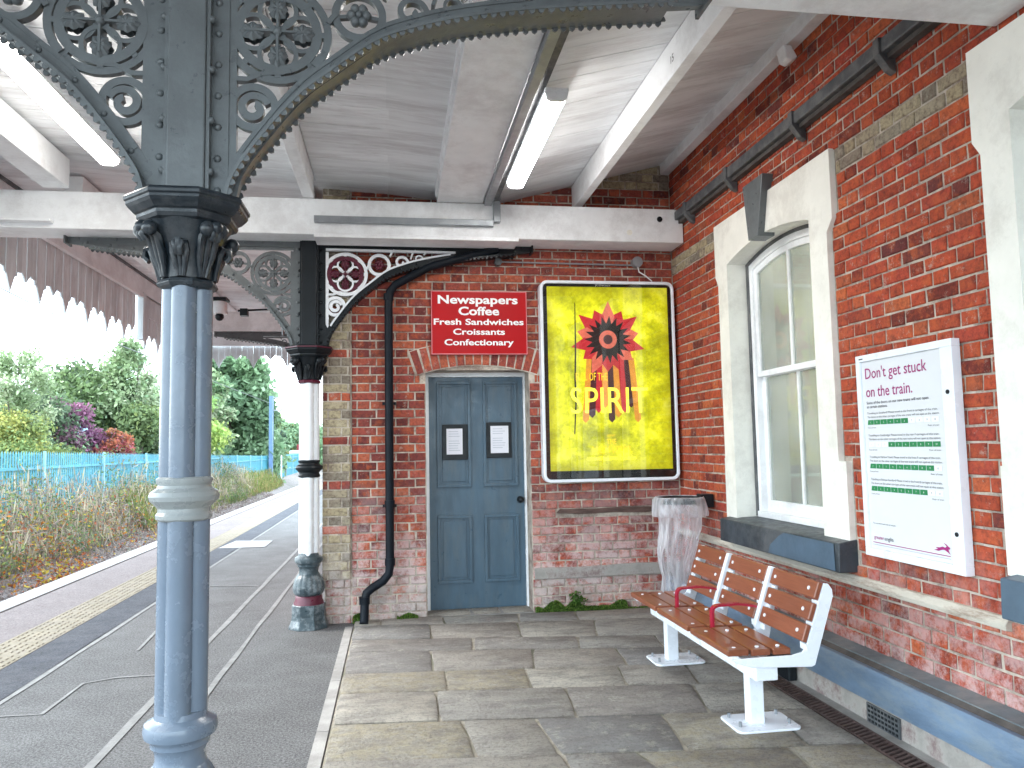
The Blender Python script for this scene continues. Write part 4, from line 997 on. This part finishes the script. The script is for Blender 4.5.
    for q in range(4):
        a = q*PI/2; ca, sa = math.cos(a), math.sin(a)
        for yy, sg in ((cy-.0165, -1), (cy+.0165, 1)):
            n = 32; ring_ = []
            for i in range(n):
                th = 2*PI*i/n; rl_ = .040*(1+.10*math.cos(th*8)); ex = .090+rl_*1.05*math.cos(th); ez = rl_*.85*math.sin(th)
                ring_.append((P(c0)+ex*ca-ez*sa, yy, c1+ex*sa+ez*ca))
            cen = (P(c0)+.090*ca, yy+sg*.010, c1+.090*sa)
            inner = [((v[0]+cen[0])/2, yy+sg*(.015 if i % 4 < 2 else .011), (v[2]+cen[2])/2) for i, v in enumerate(ring_)]
            lv.add(ring_+inner+[cen], [(i, (i+1) % n, n+(i+1) % n, n+i) for i in range(n)]+[(n+i, n+(i+1) % n, 2*n) for i in range(n)])
            ribl = [(P(c0)+.0*ca, c1), (P(c0)+.06*ca, c1+.06*sa), (P(c0)+.125*ca, c1+.125*sa)]
        lv.ribbon([(P(c0), c1), (P(c0)+.12*ca, c1+.12*sa)], .009, cy-.030-.0005*q, cy+.030+.0005*q)
    lv.ball((P(c0), cy-.022, c1), .018, 10, 6); lv.ball((P(c0), cy+.022, c1), .018, 8, 5)
    lv.build('rosette_leaf', md, web, smooth=40)
    fw = MB()
    for q in range(6): fw.ball((P(.605)+.028*math.cos(q*PI/3), cy-.010, 3.140+.028*math.sin(q*PI/3)), .020, 8, 5, 1, 1.1, 1)
    fw.ball((P(.605), cy-.02, 3.140), .014, 8, 5); fw.tube([(P(.605), cy-.014, 3.140), (P(.605), cy+.014, 3.140)], .03, 10)
    fw.ribbon([(P(.605)+.02, 3.140), (P(.605)+.085, 3.13)], .014, cy-.0105, cy+.0105); fw.ribbon([(P(.605)-.02, 3.140), (P(.605)-.085, 3.13)], .014, cy-.0105, cy+.0105)
    fw.build('flower', md, web, smooth=50)
    if pal.get('back'): MB().prism([(P(u), z) for u, z in [(.14, 2.62)]+[(u, z+.05) for u, z in arcpts[10::3] if u < 1.3]+[(1.28, 3.285), (.14, 3.285)]], 1, cy+.0205, cy+.0235).build('backing_plate', pal['back'], web)
    return web
def make_column(y, lab, mats, pal_r=None, pal_l=None, full=True):
    cy = y; c = thing('iron_column', lab, 'column', (CX, y, 0), 'cast iron columns carrying the canopy')
    shaft, post, ring_m, base_m, cap_m, plinth_m, brk, brl, neck = mats
    C0 = (CX, cy)
    MB().lathe([(.083, .60), (.083, 1.27)], 96, C0, lobes).build('shaft', shaft, c, smooth=50)
    MB().lathe([(.083, 1.41), (.083, 2.10)], 96, C0, lobes).build('shaft', shaft, c, smooth=50)
    MB().lathe([(.083, 1.265), (.092, 1.272), (.093, 1.285), (.086, 1.295), (.086, 1.308), (.095, 1.318), (.112, 1.335), (.116, 1.350), (.110, 1.365), (.090, 1.378), (.086, 1.388), (.092, 1.398), (.093, 1.41), (.083, 1.416)], 40, C0).build('band', ring_m, c, smooth=30)
    MB().lathe([(.083, .625), (.086, .606), (.096, .598), (.115, .588), (.121, .568), (.117, .548), (.10, .535), (.096, .527), (.096, .515), (.088, .508), (.082, .49), (.080, .468), (.086, .45)], 40, C0).build('torus', base_m, c, smooth=35)
    MB().lathe([(.086, .451), (.10, .43), (.118, .395), (.130, .35), (.131, .32), (.122, .29), (.104, .268)], 96, C0, lambda th, r, z: r*(1+.045*abs(math.sin(8*th))*min(1, max(0, (r-.084)/.03))-.02)).build('fluted_bulb', base_m, c, smooth=60)
    MB().lathe([(.104, .272), (.112, .262), (.114, .235), (.125, .21), (.128, .196)], 40, C0).build('collar', neck, c, smooth=35)
    MB().lathe([(.142, .198), (.146, .19), (.146, .10), (.150, .07), (.170, .02), (.174, .0)], 8, C0, rot=PI/8).build('plinth', plinth_m, c, bevel=.004)
    # capital
    cp = MB().lathe([(.083, 2.075), (.098, 2.082), (.104, 2.092), (.098, 2.104), (.086, 2.11)], 8, C0, rot=PI/8).build('necking', neck if neck is not base_m else cap_m, c, bevel=.002)
    bell = MB().lathe([(.088, 2.11), (.092, 2.15), (.104, 2.21), (.125, 2.27), (.150, 2.305)], 32, C0).build('capital', cap_m, c, smooth=50)
    lf = MB()
    for q in range(8):
        a = q*PI/4+PI/8*0; ca, sa = math.cos(a), math.sin(a); big = q % 2 == 1
        r0 = .088; r1 = .160 if big else .128; zt = 2.285 if big else 2.235; wd = .030 if big else .024
        prof = [(r0+.004, 2.112), (r0+.012, 2.15), (r0+.022, 2.19), (r0+(r1-r0)*.55, zt-.035), (r1-.005, zt-.005), (r1+.012, zt-.008), (r1+.016, zt-.03), (r1+.002, zt-.042)]
        for j in (-1, 0, 1):
            path = []
            for i, (r, z) in enumerate(prof):
                tt_ = i/(len(prof)-1); off = j*wd*(.45+.9*math.sin(PI*min(1, tt_*1.25)))*.62
                path.append((C0[0]+r*ca-off*sa, C0[1]+r*sa+off*ca, z-abs(j)*.012*tt_))
            lf.tube(path, [.010 if i < 2 else .0145 if i < 5 else .012 for i in range(len(prof))], 6)
        if big:
            for j in (-1, 1):
                cxq, cyq = C0[0]+(r1-.0)*ca-j*.026*sa, C0[1]+(r1)*sa+j*.026*ca
                lf.ball((cxq, cyq, zt-.018), .027, 10, 7)
            lf.ball((C0[0]+(r1+.012)*ca, C0[1]+(r1+.012)*sa, zt-.012), .024, 10, 7)
    lf.build('acanthus_leaf', cap_m, bell, smooth=60)
    MB().lathe([(.150, 2.300), (.165, 2.306), (.172, 2.318), (.172, 2.330), (.182, 2.334), (.200, 2.352), (.207, 2.362), (.207, 2.372), (.214, 2.376), (.214, 2.388), (.204, 2.398), (.19, 2.402)], 8, C0, rot=PI/8).build('abacus', cap_m if neck is base_m else cap_m, c, bevel=.002)
    if neck is not base_m: MB().lathe([(.2145, 2.389), (.2145, 2.377), (.216, 2.379), (.216, 2.388)], 8, C0, rot=PI/8, caps=False).build('painted_line', neck, c)
    # box post
    MB().box(CX-.065, CX+.065, cy-.065, cy+.065, 2.40, 3.36).build('post', post, c, bevel=.006)
    fl = MB()
    for s in (-1, 1): fl.box(*sorted((CX+s*.066, CX+s*.078)), cy-.055, cy+.055, 2.40, 3.36)
    fl.build('post_flange', post, c)
    rv = MB()
    for z in np.arange(2.5, 3.3, .19):
        for s in (-1, 1): rv.ball((CX+s*.082, cy-.045, z), .014, 8, 4)
    rv.build('post_bolt', post, c, smooth=60)['kind'] = 'stuff'
    spandrel(c, 1, cy, brk, pal_r, full); spandrel(c, -1, cy, brl, pal_l, full)
    place_world(c); return c
make_column(2.845, 'blue grey clustered iron column nearest the camera with a pale ring halfway up', (m_iron_l, m_iron, m_ring, m_iron_l, m_dkgreen, m_iron_l, m_iron, m_iron, m_iron_l))
palr = {'trace': m_colwhite, 'rosette': m_burg, 'roundel': m_colwhite, 'back': None}
make_column(6.85, 'white iron column with dark base and burgundy rings, standing at the brick corner', (m_colwhite, m_black, m_black, m_slate, m_black, m_slate, m_black, m_iron, m_burg), palr)
make_column(12.3, 'far iron column hidden behind the brick corner, only its left bracket showing', (m_iron_l, m_iron, m_ring, m_iron_l, m_dkgreen, m_iron_l, m_iron, m_iron, m_iron_l), full=False)

# ------------------------------------------------------------------ bench
t = thing('station_bench', 'three seat bench with varnished slats, white frame and crimson armrests by the side wall', 'bench', (1.93, 4.5, 0))
seats = [(3.74, 4.245), (4.285, 4.80), (4.84, 5.345)]
for (a, b) in seats:
    for (x0, x1, dz) in ((1.655, 1.768, .004), (1.782, 1.885, 0), (1.899, 1.995, -.001)):
        o = MB().box(x0, x1, a, b, .418+dz, .450+dz).build('seat_slat', m_wood, t, bevel=.006)
    # back slats on a tilted plane from (2.065,.475) to (2.175,.78)
    for k in range(3):
        s0, s1 = .012+.112*k, .012+.112*k+.090; dx, dz = .34, .94; nx_, nz_ = -.94, .34
        P0 = (2.068+dx*s0, .462+dz*s0); P1 = (2.068+dx*s1, .462+dz*s1); th = .026
        MB().prism([P0, P1, (P1[0]-nx_*-th*-1*0+P1[0]*0, P1[1]), P1][:2]+[(P1[0]-nx_*th*-1, P1[1]+nz_*th)][:0]+[(P1[0]+nx_*th, P1[1]+nz_*th), (P0[0]+nx_*th, P0[1]+nz_*th)], 1, a-.02, b-.05).build('back_slat', m_wood, t, bevel=.005)
    sb = MB()
    for y in (a+.05, b-.10):
        for x in (1.71, 1.835, 1.948): sb.tube([(x, y, .449), (x, y, .456)], .010, 10)
        for k in range(3):
            s = .012+.112*k+.045; px, pz = 2.068+.34*s-.94*.026, .462+.94*s+.34*.026
            sb.tube([(px, y, pz), (px-.004, y, pz+.0015)], .010, 10)
    sb.build('screw_cap', m_frame_w, t)
def frame_plate(y, th=.012, full=False):
    # side plate: seat rail, elbow and back upright
    poly = [(1.665, .415), (1.69, .395), (1.78, .368), (1.92, .362), (2.094, .355), (2.112, .362), (2.228, .70), (2.226, .735), (2.205, .765), (2.182, .768), (2.172, .745), (2.068, .455), (2.045, .43), (1.99, .418)]
    if full: poly = [(x-(.034 if z > .45 else 0), z+(.012 if z > .7 else 0)) for x, z in poly]
    return MB().prism(poly, 1, y-th/2, y+th/2)
for y in (3.722, 4.226, 4.793, 5.318): frame_plate(y, .012 if y in (3.722, 5.318) else .036, y not in (3.722, 5.318)).build('side_plate', m_frame_w, t, bevel=.003)
for y0, y1 in seats:
    for k in range(3):
        q = -.012+.112*k
        for ya, yb in ((y0-.03, y0+.035), (y1-.085, y1-.02)): MB().box(2.070+.34*q, 2.078+.34*q, ya, yb, .462+.94*q-.014, .462+.94*q+.018).build('back_tab', m_frame_w, t)
MB().box(1.80, 1.92, 3.74, 5.36, .292, .362).build('beam', m_frame_w, t, bevel=.006)
for y in (3.93, 5.16):
    MB().box(1.835, 1.915, y-.035, y+.035, .012, .292).build('leg', m_frame_w, t, bevel=.006)
    MB().prism([(1.725+.03*(1-math.cos(a)) if False else p[0], p[1]) for a, p in zip([0]*24, rrect(1.725, 2.075, y-.135, y+.125, .04))], 2, 0.018, .030).build('base_plate', m_frame_w, t, bevel=.003)
    for (x, yy) in ((1.765, y-.06), (2.035, y-.06), (1.765, y+.08), (2.035, y+.08)): MB().tube([(x, yy, .03), (x, yy, .055)], .009, 8).build('anchor_bolt', m_metal, t)
for y in (4.265, 4.82):
    pts = [(1.80, y, .43), (1.80, y, .53)]+[(1.80+.035*(1-math.cos(a)), y, .53+.035*math.sin(a)) for a in (.5, 1.0, 1.5)]+[(1.95, y, .57), (2.05, y, .555), (2.12, y, .53)]
    am = MB()
    for i in range(len(pts)-1):
        pass
    pr = [(p[0], p[2]) for p in pts]; am.ribbon(pr, .012, y-.02, y+.02); am.build('armrest', m_armrest, t, smooth=50)
place_world(t)

# ------------------------------------------------------------------ bag holder
t = thing('rubbish_bag_holder', 'clear plastic rubbish bag hanging from a black ring on the wall in the corner', 'bin', (2.42, 6.2, .2))
bc = (2.36, 6.18)
MB().box(2.54, 2.645, 6.13, 6.25, .96, 1.07).build('wall_bracket', m_black, t, bevel=.004)
MB().ribbon([(0, 0)]*0+[(bc[0]+.175*math.cos(a), 0) for a in (0, 1)], .01, 0, .01) if False else None
rg = MB()
for z0, z1, r in ((1.0, 1.03, .185), (1.034, 1.050, .178)):
    rg.lathe([(r, z0), (r+.006, z0), (r+.006, z1), (r, z1), (r, z0)], 40, bc, caps=False)
rg.box(2.50, 2.56, 6.16, 6.20, 1.0, 1.03); rg.build('ring', m_black, t, smooth=40)
bg_ = MB()
def bagfn(th, r, z):
    k = max(0, (1.06-z)); q = r*(1+.06*math.sin(5*th+z*7)*min(1, k*3)+.045*math.sin(11*th-z*11)*min(1, k*4)+.03*math.sin(19*th+z*5)*min(1, k*3)); return q
prof = [(.19, 1.045), (.200, 1.055), (.212, 1.03), (.222, .97), (.228, .92), (.224, .895)]
bg_.lathe(prof, 110, bc, lambda th, r, z: r*(1+.03*math.sin(9*th+z*20)+.015*math.sin(23*th)) if z < 1.05 else r, caps=False)
prof = [(.185, 1.045), (.182, .98), (.175, .90), (.168, .80), (.160, .70), (.150, .62), (.135, .54), (.120, .46), (.110, .40), (.118, .34), (.125, .29), (.10, .262), (.04, .255)]
o0 = len(bg_.v); bg_.lathe(prof, 110, bc, bagfn, caps=False)
for i in range(o0, len(bg_.v)):
    x, y_, z = bg_.v[i]; bg_.v[i] = (x-.10*max(0, (1.0-z))*.9+.02*math.sin(z*9), y_-.03*(1-z), z)
bg_.build('bag', m_bag, t, smooth=80)
place_world(t)
# small dark box at the wall foot behind the bench
tag(MB().box(2.42, 2.478, 4.58, 4.86, .0, .16).build('junction_case', m_black, bevel=.01), 'small black box at the wall foot behind the bench post', 'box')

# ------------------------------------------------------------------ foliage
def leaves(centers, radii, n, size, palette, seed, shell=.55, flat_=.0, jitter=.25, gap=None):
    """leaf quads spread through ellipsoids; returns verts, faces, colours"""
    r = np.random.default_rng(seed); C = np.array(centers, float); Rr = np.array(radii, float)
    wgt = Rr[:, 0]*Rr[:, 1]+Rr[:, 2]*Rr[:, 0]; idx = r.choice(len(C), n, p=wgt/wgt.sum())
    d = r.normal(size=(n, 3)); d /= np.linalg.norm(d, axis=1)[:, None]
    rad = shell+(1-shell)*r.random(n)**.6; rad *= 1+jitter*(r.random(n)-.4)
    p = C[idx]+d*Rr[idx]*rad[:, None]
    a = r.normal(size=(n, 3)); a += d*.3; a /= np.linalg.norm(a, axis=1)[:, None]
    b = r.normal(size=(n, 3)); b -= (b*a).sum(1)[:, None]*a; b /= np.linalg.norm(b, axis=1)[:, None]
    s = size*(.55+.9*r.random(n))[:, None]; asp = (.42+.3*r.random(n))[:, None]
    v = np.stack([p-a*s, p+b*s*asp, p+a*s, p-b*s*asp], 1).reshape(-1, 3)
    pal = np.array(palette); base = r.integers(0, len(pal), len(C)); ci = np.where(r.random(n) < .6, base[idx], r.integers(0, len(pal), n))
    col = pal[ci]*(.65+.7*r.random(n))[:, None]
    return v, col
def leaf_object(name, v, col, parent=None):
    n = len(v)//4; me = bpy.data.meshes.new(name); me.vertices.add(n*4); me.vertices.foreach_set('co', v.ravel())
    me.loops.add(n*4); me.loops.foreach_set('vertex_index', np.arange(n*4, dtype=np.int32)); me.polygons.add(n)
    me.polygons.foreach_set('loop_start', np.arange(0, n*4, 4, dtype=np.int32)); me.polygons.foreach_set('loop_total', np.full(n, 4, dtype=np.int32))
    at = me.attributes.new('leafcol', 'FLOAT_COLOR', 'FACE'); at.data.foreach_set('color', np.concatenate([col, np.ones((n, 1))], 1).astype(np.float32).ravel())
    me.materials.append(m_leaf); me.update(); me.validate(); return link(name, me, parent)
G1 = [(.075, .13, .04), (.10, .17, .05), (.06, .10, .04), (.14, .20, .07)]
G_dark = [(.045, .085, .05), (.065, .115, .055), (.05, .09, .04), (.085, .135, .06)]
G_blue = [(.14, .24, .12), (.17, .28, .14), (.21, .32, .18), (.10, .18, .09)]
G_lime = [(.20, .33, .06), (.26, .39, .08), (.15, .26, .06), (.30, .38, .09)]
G_pale = [(.19, .27, .12), (.25, .32, .17), (.15, .22, .10), (.29, .34, .21)]
G_yel = [(.27, .28, .06), (.20, .25, .07), (.14, .21, .06), (.33, .32, .08)]
G_pur = [(.17, .05, .12), (.23, .08, .16), (.12, .05, .09), (.20, .11, .14)]
G_red = [(.32, .08, .03), (.28, .05, .06), (.25, .13, .04), (.18, .07, .08)]
G_brn = [(.19, .14, .13), (.26, .20, .185), (.14, .10, .09), (.34, .28, .26)]
G_dry = [(.30, .25, .10), (.22, .22, .07), (.16, .20, .05), (.34, .26, .12)]
def px2w(x, y, Y):
    d = Fv+Rv*((x-512)/764.842)-Uv*((y-384)/764.842); t_ = Y/d.y; return CAMP+d*t_
def tree(px, top, wpx, Y, pal, lab, n=5000, size=.11, airy=.5, seed=1, name='tree', zg=-.45, low=.1, blobs=16, cat='tree', trunk=True):
    p = px2w(px, top, Y); x, zt = p.x, p.z; W = wpx*Y/764.842/2; H = zt-zg
    t_ = thing(name, lab, cat, (x, Y, zg), 'trees and shrubs beyond the railway')
    r = random.Random(seed); cs = []; rs = []
    for i in range(blobs):
        f = (i+.5)/blobs; z = zg+H*(low+(.97-low)*f); prof = math.sin(PI*min(.93, .30+.60*f))**.6
        a = r.uniform(0, 2*PI); q = r.random()**.5*W*.80*prof; br = W*r.uniform(.30, .52)*(1-.25*f)*(1 if airy < .6 else .8)
        cs.append((x+q*math.cos(a), Y+q*math.sin(a), min(z, zt-br*.85))); rs.append((br, br, br*r.uniform(.65, 1.0)))
    if trunk:
        tm = MB(); rad = max(.05, H*.022); tm.tube([(x, Y, zg-.2), (x+.05*H*.3, Y, zg+H*.3), (x-.02*H, Y+.1, zg+H*.6), (x, Y, zg+H*.93)], [rad, rad*.8, rad*.45, rad*.12], 8)
        for c_ in cs[:12]:
            z0 = zg+H*r.uniform(.15, .5); tm.tube([(x, Y, z0), ((x+c_[0])/2, (Y+c_[1])/2, (z0+c_[2])/2+.1), c_], [rad*.4, rad*.25, rad*.07], 5)
        tm.build('trunk', m_bark, t_, smooth=60)
    v, col = leaves(cs, rs, int(n*(2.9 if airy < .6 else 2.2)), size*.58*Y/(22 if Y < 60 else 60), [tuple(min(.6, q_*1.15+.045) for q_ in p_) for p_ in pal], seed, shell=.45 if airy < .6 else .2, jitter=.75 if airy < .6 else 1.1)
    leaf_object('crown', v, col, t_); place_world(t_); return t_
tree(20, 346, 80, 26, G_pale, 'thin pale tree with bare twigs at the far left edge', 3500, .09, .9, 21, blobs=18, low=.35)
tree(22, 388, 130, 29, G_dark+G_blue[:1], 'dark green bush behind the fence at the far left', 9000, .10, .4, 22, blobs=24)
tree(92, 368, 130, 36, G1, 'broad domed green tree left of the near column', 11000, .12, .4, 23, blobs=26)
tree(140, 338, 82, 35, G_pale+G_blue[2:3], 'tall airy tree with pale leaves just left of the near column', 5500, .10, .9, 24, blobs=22, low=.3)
tree(66, 398, 66, 29.5, G_pur, 'purple leaved shrub above the fence', 4200, .085, .3, 25, 'shrub', blobs=12, cat='shrub', low=.45)
tree(112, 428, 40, 30, G_red, 'small red and orange leaved shrub by the fence top', 1800, .075, .3, 26, 'shrub', blobs=8, cat='shrub', low=.5)
tree(14, 410, 90, 25.5, G_yel, 'yellow green bush at the far left against the fence', 5000, .08, .3, 27, 'shrub', blobs=14, cat='shrub', low=.4)
tree(172, 392, 96, 39, G_lime, 'bright lime green tree behind the near column', 9000, .10, .4, 28, blobs=22)
tree(128, 405, 74, 34, G1+G_yel[1:2], 'mid green bush between the purple shrub and the lime tree', 6000, .10, .4, 29, blobs=16)
tree(232, 352, 96, 55, G_blue, 'tall blue green tree right of the near column', 13000, .15, .5, 30, blobs=30)
tree(205, 372, 60, 49, G_pale+G_blue[:2], 'loose leaved tree beside the near column on its right', 4500, .12, .9, 31, blobs=16, low=.3)
tree(292, 420, 60, 82.0, G_blue+G_dry[1:2], 'far grey green tree behind the blue mast', 6000, .22, .5, 32, blobs=18)
tree(262, 408, 40, 66.0, G_dark+G_pale[:1], 'far dark tree just left of the blue mast', 4500, .2, .5, 33, blobs=14)
tree(68, 362, 16, 42, G_yel, 'slender yellow topped tree rising behind the domed tree', 1500, .10, .6, 34, blobs=10, low=.4)
tree(330, 425, 60, 95.0, G_blue, 'distant hazy tree behind the white column', 3500, .25, .5, 36, blobs=14)
tree(45, 425, 60, 29, G1+G_lime[:1], 'low green bush under the purple shrub', 3500, .08, .3, 37, 'shrub', blobs=10, cat='shrub', low=.4)
tree(150, 425, 60, 37, G_lime+G1, 'low light green bush against the fence by the near column', 4000, .08, .3, 38, 'shrub', blobs=10, cat='shrub', low=.4)

# palisade fence
FX = -8.35
m_fence = mat('sky_blue_fence_paint', (.05, .25, .33), .5, .15, 3, .05)
m_fpost = mat('pale_blue_post', (.22, .40, .48), .5, .1, 3, 0)
t = thing('palisade_fence', 'bright blue palisade fence on the far side of the track', 'fence', (FX, 30, -.5))
pl = MB(); y = 8.0
while y < 75:
    zt = 1.62-.012*(y-16) if y > 16 else 1.62
    zt = max(1.2, zt)
    pl.box(FX-.008, FX+.008, y, y+.056, -.65, zt-.06); pl.add([(FX-.008, y, zt-.06), (FX+.008, y, zt-.06), (FX+.008, y+.056, zt-.06), (FX-.008, y+.056, zt-.06), (FX, y+.028, zt+.02)], [(0, 1, 4), (1, 2, 4), (2, 3, 4), (3, 0, 4)])
    y += .125
o = pl.build('pale', m_fence, t); o['kind'] = 'stuff'
for z in (.05, 1.2): MB().box(FX+.01, FX+.05, 8, 40, z-.03, z+.03).build('rail', m_fence, t)
for z in (.05, .95): MB().box(FX+.01, FX+.05, 40, 75, z-.03, z+.03).build('rail', m_fence, t)
y = 8.4
while y < 75: MB().box(FX+.052, FX+.10, y, y+.06, -.7, max(1.2, 1.62-.012*max(0, y-16))+.02).build('post', m_fpost, t); y += 3.82
place_world(t)

# mast, gantry, far things
t = thing('catenary_mast', 'tall pale blue railway mast with two cross bars beside the track', 'mast', (-8.1, 53, -.9))
m_mast = mat('pale_blue_mast_paint', (.13, .22, .40), .5, .1, 2, 0)
MB().box(-8.22, -7.98, 52.85, 53.15, -1, 5.15).build('mast', m_mast, t); MB().box(-8.3, -7.7, 52.8, 53.2, -1.0, -.55).build('foot', mat('bright_blue_base', (.02, .3, .7), .5), t)
for z in (5.05, 4.2): MB().box(-7.98, 2.0, 52.95, 53.05, z-.04, z+.04).build('cross_bar', m_metal, t)
MB().box(-7.45, -7.38, 52.9, 53.0, -1, 1.2).build('stay', m_plastic_w, t)
place_world(t)
tag(MB().tube([(-8, -10, 6.2), (-8, 3, 5.55), (-8, 16.9, 4.95), (-8, 23.2, 4.70), (-8, 53, 4.6)], .014, 6).build('overhead_wire', m_dkgrey), 'thin overhead wire crossing the sky at the left', 'wire')
tag(MB().box(-9.35, -8.3, 62, 62.3, -.8, .9).build('orange_hoarding', mat('orange_paint', (.5, .12, .03), .6)), 'small orange boarded panel at the end of the blue fence', 'panel')
t = thing('parked_van', 'distant pale blue van beyond the platform end', 'van', (-8.6, 74, -.8))
MB().prism([(72, -.4), (76.5, -.4), (76.5, .9), (75.8, 1.5), (72.2, 1.5), (72, 1.3)], 0, -9.4, -7.6).build('body', mat('pale_blue_van_paint', (.3, .48, .58), .3), t, bevel=.08)
MB().box(-9.2, -7.8, 71.97, 72.0, .5, 1.1).build('window', m_dkgrey, t)
for x in (-9.3, -7.9):
    for y in (72.9, 75.6): MB().tube([(x, y, -.45), (x+.2, y, -.45)], .35, 14).build('wheel', m_black, t)
place_world(t)
t = thing('red_signal', 'small red signal post in front of the distant van', 'signal', (-7.6, 66, -.9))
MB().tube([(-7.7, 66, -1), (-7.7, 66, 1.9)], .05, 6).build('post', m_dkgrey, t); MB().box(-8.0, -7.45, 65.9, 66.1, 1.5, 2.0).build('board', mat('dull_red', (.25, .03, .04), .6), t)
place_world(t)
t = thing('garden_shed', 'pale blue roofed shed glimpsed between shrubs behind the fence', 'shed', (-12, 29, -.4))
MB().box(-12.6, -11.2, 29, 31, -.5, 2.2).build('wall', mat('shed_wall', (.35, .4, .42), .7), t); MB().prism([(-12.8, 2.2), (-11.0, 2.2), (-11.9, 2.8)], 1, 28.9, 31.1).build('roof', mat('shed_roof', (.25, .42, .6), .6), t)
place_world(t)

# scrub on the bank
def scatter(name, lab, cat, n, size, pal, seed, xr, yr, zf, hr, clumps=0):
    r = np.random.default_rng(seed); y = yr[0]+(yr[1]-yr[0])*r.random(n)**1.6; x = xr[0]+(xr[1]-xr[0])*r.random(n)
    if clumps:
        cy_ = yr[0]+(yr[1]-yr[0])*r.random(clumps)**1.5; cx2 = xr[0]+(xr[1]-xr[0])*r.random(clumps); k = r.integers(0, clumps, n)
        x = cx2[k]+r.normal(size=n)*.38; y = cy_[k]+r.normal(size=n)*.6; hs = (.4+.6*r.random(clumps))[k]
        x = np.clip(x, xr[0]-.3, xr[1]+.1)
    else: hs = np.ones(n)
    g = np.array([terrain_h(a, b) for a, b in zip(x, y)]); hh = hr(x)*hs
    z = g+hh*r.random(n)
    p = np.stack([x, y, z], 1); a = r.normal(size=(n, 3)); a[:, 2] = np.abs(a[:, 2])*zf; a /= np.linalg.norm(a, axis=1)[:, None]
    b = r.normal(size=(n, 3)); b -= (b*a).sum(1)[:, None]*a; b /= np.linalg.norm(b, axis=1)[:, None]
    s = size*(.5+r.random(n))[:, None]; asp = .45 if zf < 2 else .07
    v = np.stack([p-a*s, p+b*s*asp, p+a*s, p-b*s*asp], 1).reshape(-1, 3); pal = np.array(pal)
    col = pal[r.integers(0, len(pal), n)]*(.6+.8*r.random(n))[:, None]
    o = leaf_object(name, v, col); return tag(o, lab, cat, kind='stuff')
hfun = lambda k: (lambda x: k*np.clip((-6.7-x)/1.1, .12, 1))
scatter('dead_leaves', 'brown dead leaves and litter strewn beside the track', 'leaves', 60000, .030, G_brn+[(.34, .28, .27)], 41, (-8.3, -5.4), (7, 45), .5, lambda x: .06+0*x)
scatter('bramble_stems', 'tangled dry bramble stems on the bank', 'brambles', 20000, .11, G_brn+G_dry[:1]+[(.40, .34, .32)], 42, (-8.4, -7.0), (8, 40), 3.0, hfun(1.5), 34)
scatter('bramble_leaves', 'green and yellow bramble leaves on the bank below the fence', 'brambles', 26000, .036, [(.11, .18, .08), (.15, .22, .09), (.24, .27, .09), (.09, .15, .08), (.24, .19, .16)], 43, (-8.4, -7.2), (8, 46), .8, hfun(2.1), 40)
scatter('bramble_leaves', 'orange and yellow autumn leaves among the brambles', 'brambles', 6000, .04, [(.45, .17, .03), (.42, .32, .05), (.35, .10, .05)], 44, (-8.2, -6.7), (9, 30), .8, hfun(1.6), 24)
scatter('long_grass', 'tall pale green grass before the far stretch of fence', 'grass', 13000, .20, G_dry+[(.16, .22, .06), (.2, .26, .09)], 45, (-8.2, -7.1), (24, 52), 4.0, hfun(.8))
scatter('dry_stalks', 'tall straw coloured stalks standing in front of the blue fence at the left', 'stalks', 9000, .17, [(.42, .36, .24), (.36, .28, .22), (.46, .40, .30), (.30, .24, .20)], 47, (-8.3, -7.3), (9, 42), 5.0, hfun(1.75), 46)
scatter('long_grass', 'mixed green grass growing up the bank at the left', 'grass', 9000, .12, [(.17, .22, .10), (.22, .25, .13), (.28, .25, .17)], 46, (-8.4, -7.3), (8, 24), 4.0, hfun(1.1), 40)
# moss and weeds at the wall foot
def moss(x0, x1, y, h, n, seed, lab):
    r = np.random.default_rng(seed); x = x0+(x1-x0)*r.random(n); cl = (.5+.5*np.sin(x*9+seed))*(.5+.5*np.sin(x*31+seed*2))**.5
    z = r.random(n)**1.3*h*(.35+.65*cl); yy = y-.05*r.random(n)*(1-z/h)
    p = np.stack([x, yy, z], 1); a = r.normal(size=(n, 3)); a /= np.linalg.norm(a, axis=1)[:, None]
    b = r.normal(size=(n, 3)); b -= (b*a).sum(1)[:, None]*a; b /= np.linalg.norm(b, axis=1)[:, None]; s = .008*(.5+r.random(n))[:, None]
    v = np.stack([p-a*s, p+b*s*.6, p+a*s, p-b*s*.6], 1).reshape(-1, 3); pal = np.array([(.09, .18, .03), (.13, .24, .04), (.05, .10, .02), (.17, .25, .05)])
    tag(leaf_object('moss', v, pal[r.integers(0, 4, n)]*(.6+.8*r.random(n))[:, None]), lab, 'moss', kind='stuff')
moss(1.25, 2.1, EW-.005, .11, 9000, 51, 'bright green moss along the wall foot under the poster')
moss(.02, .2, EW-.01, .08, 1600, 52, 'patch of moss between the downpipe and the blue door'); moss(-.36, -.28, EW-.005, .12, 900, 53, 'moss beside the downpipe foot'); moss(2.1, 2.6, EW-.005, .04, 1200, 54, 'thin moss at the wall foot behind the bench')
t = thing('wall_weed', 'small leafy weed growing from the paving joint under the poster', 'weed', (1.62, 6.86, 0))
MB().tube([(1.62, 6.85, 0), (1.615, 6.84, .06), (1.62, 6.85, .13)], .004, 5).build('stem', m_moss, t)
v, col = leaves([(1.62, 6.84, .12), (1.60, 6.83, .16), (1.65, 6.84, .10)], [(.06, .03, .035)]*3, 160, .016, [(.05, .12, .02), (.08, .16, .03)], 61); leaf_object('leaf_cluster', v, col, t)
place_world(t)
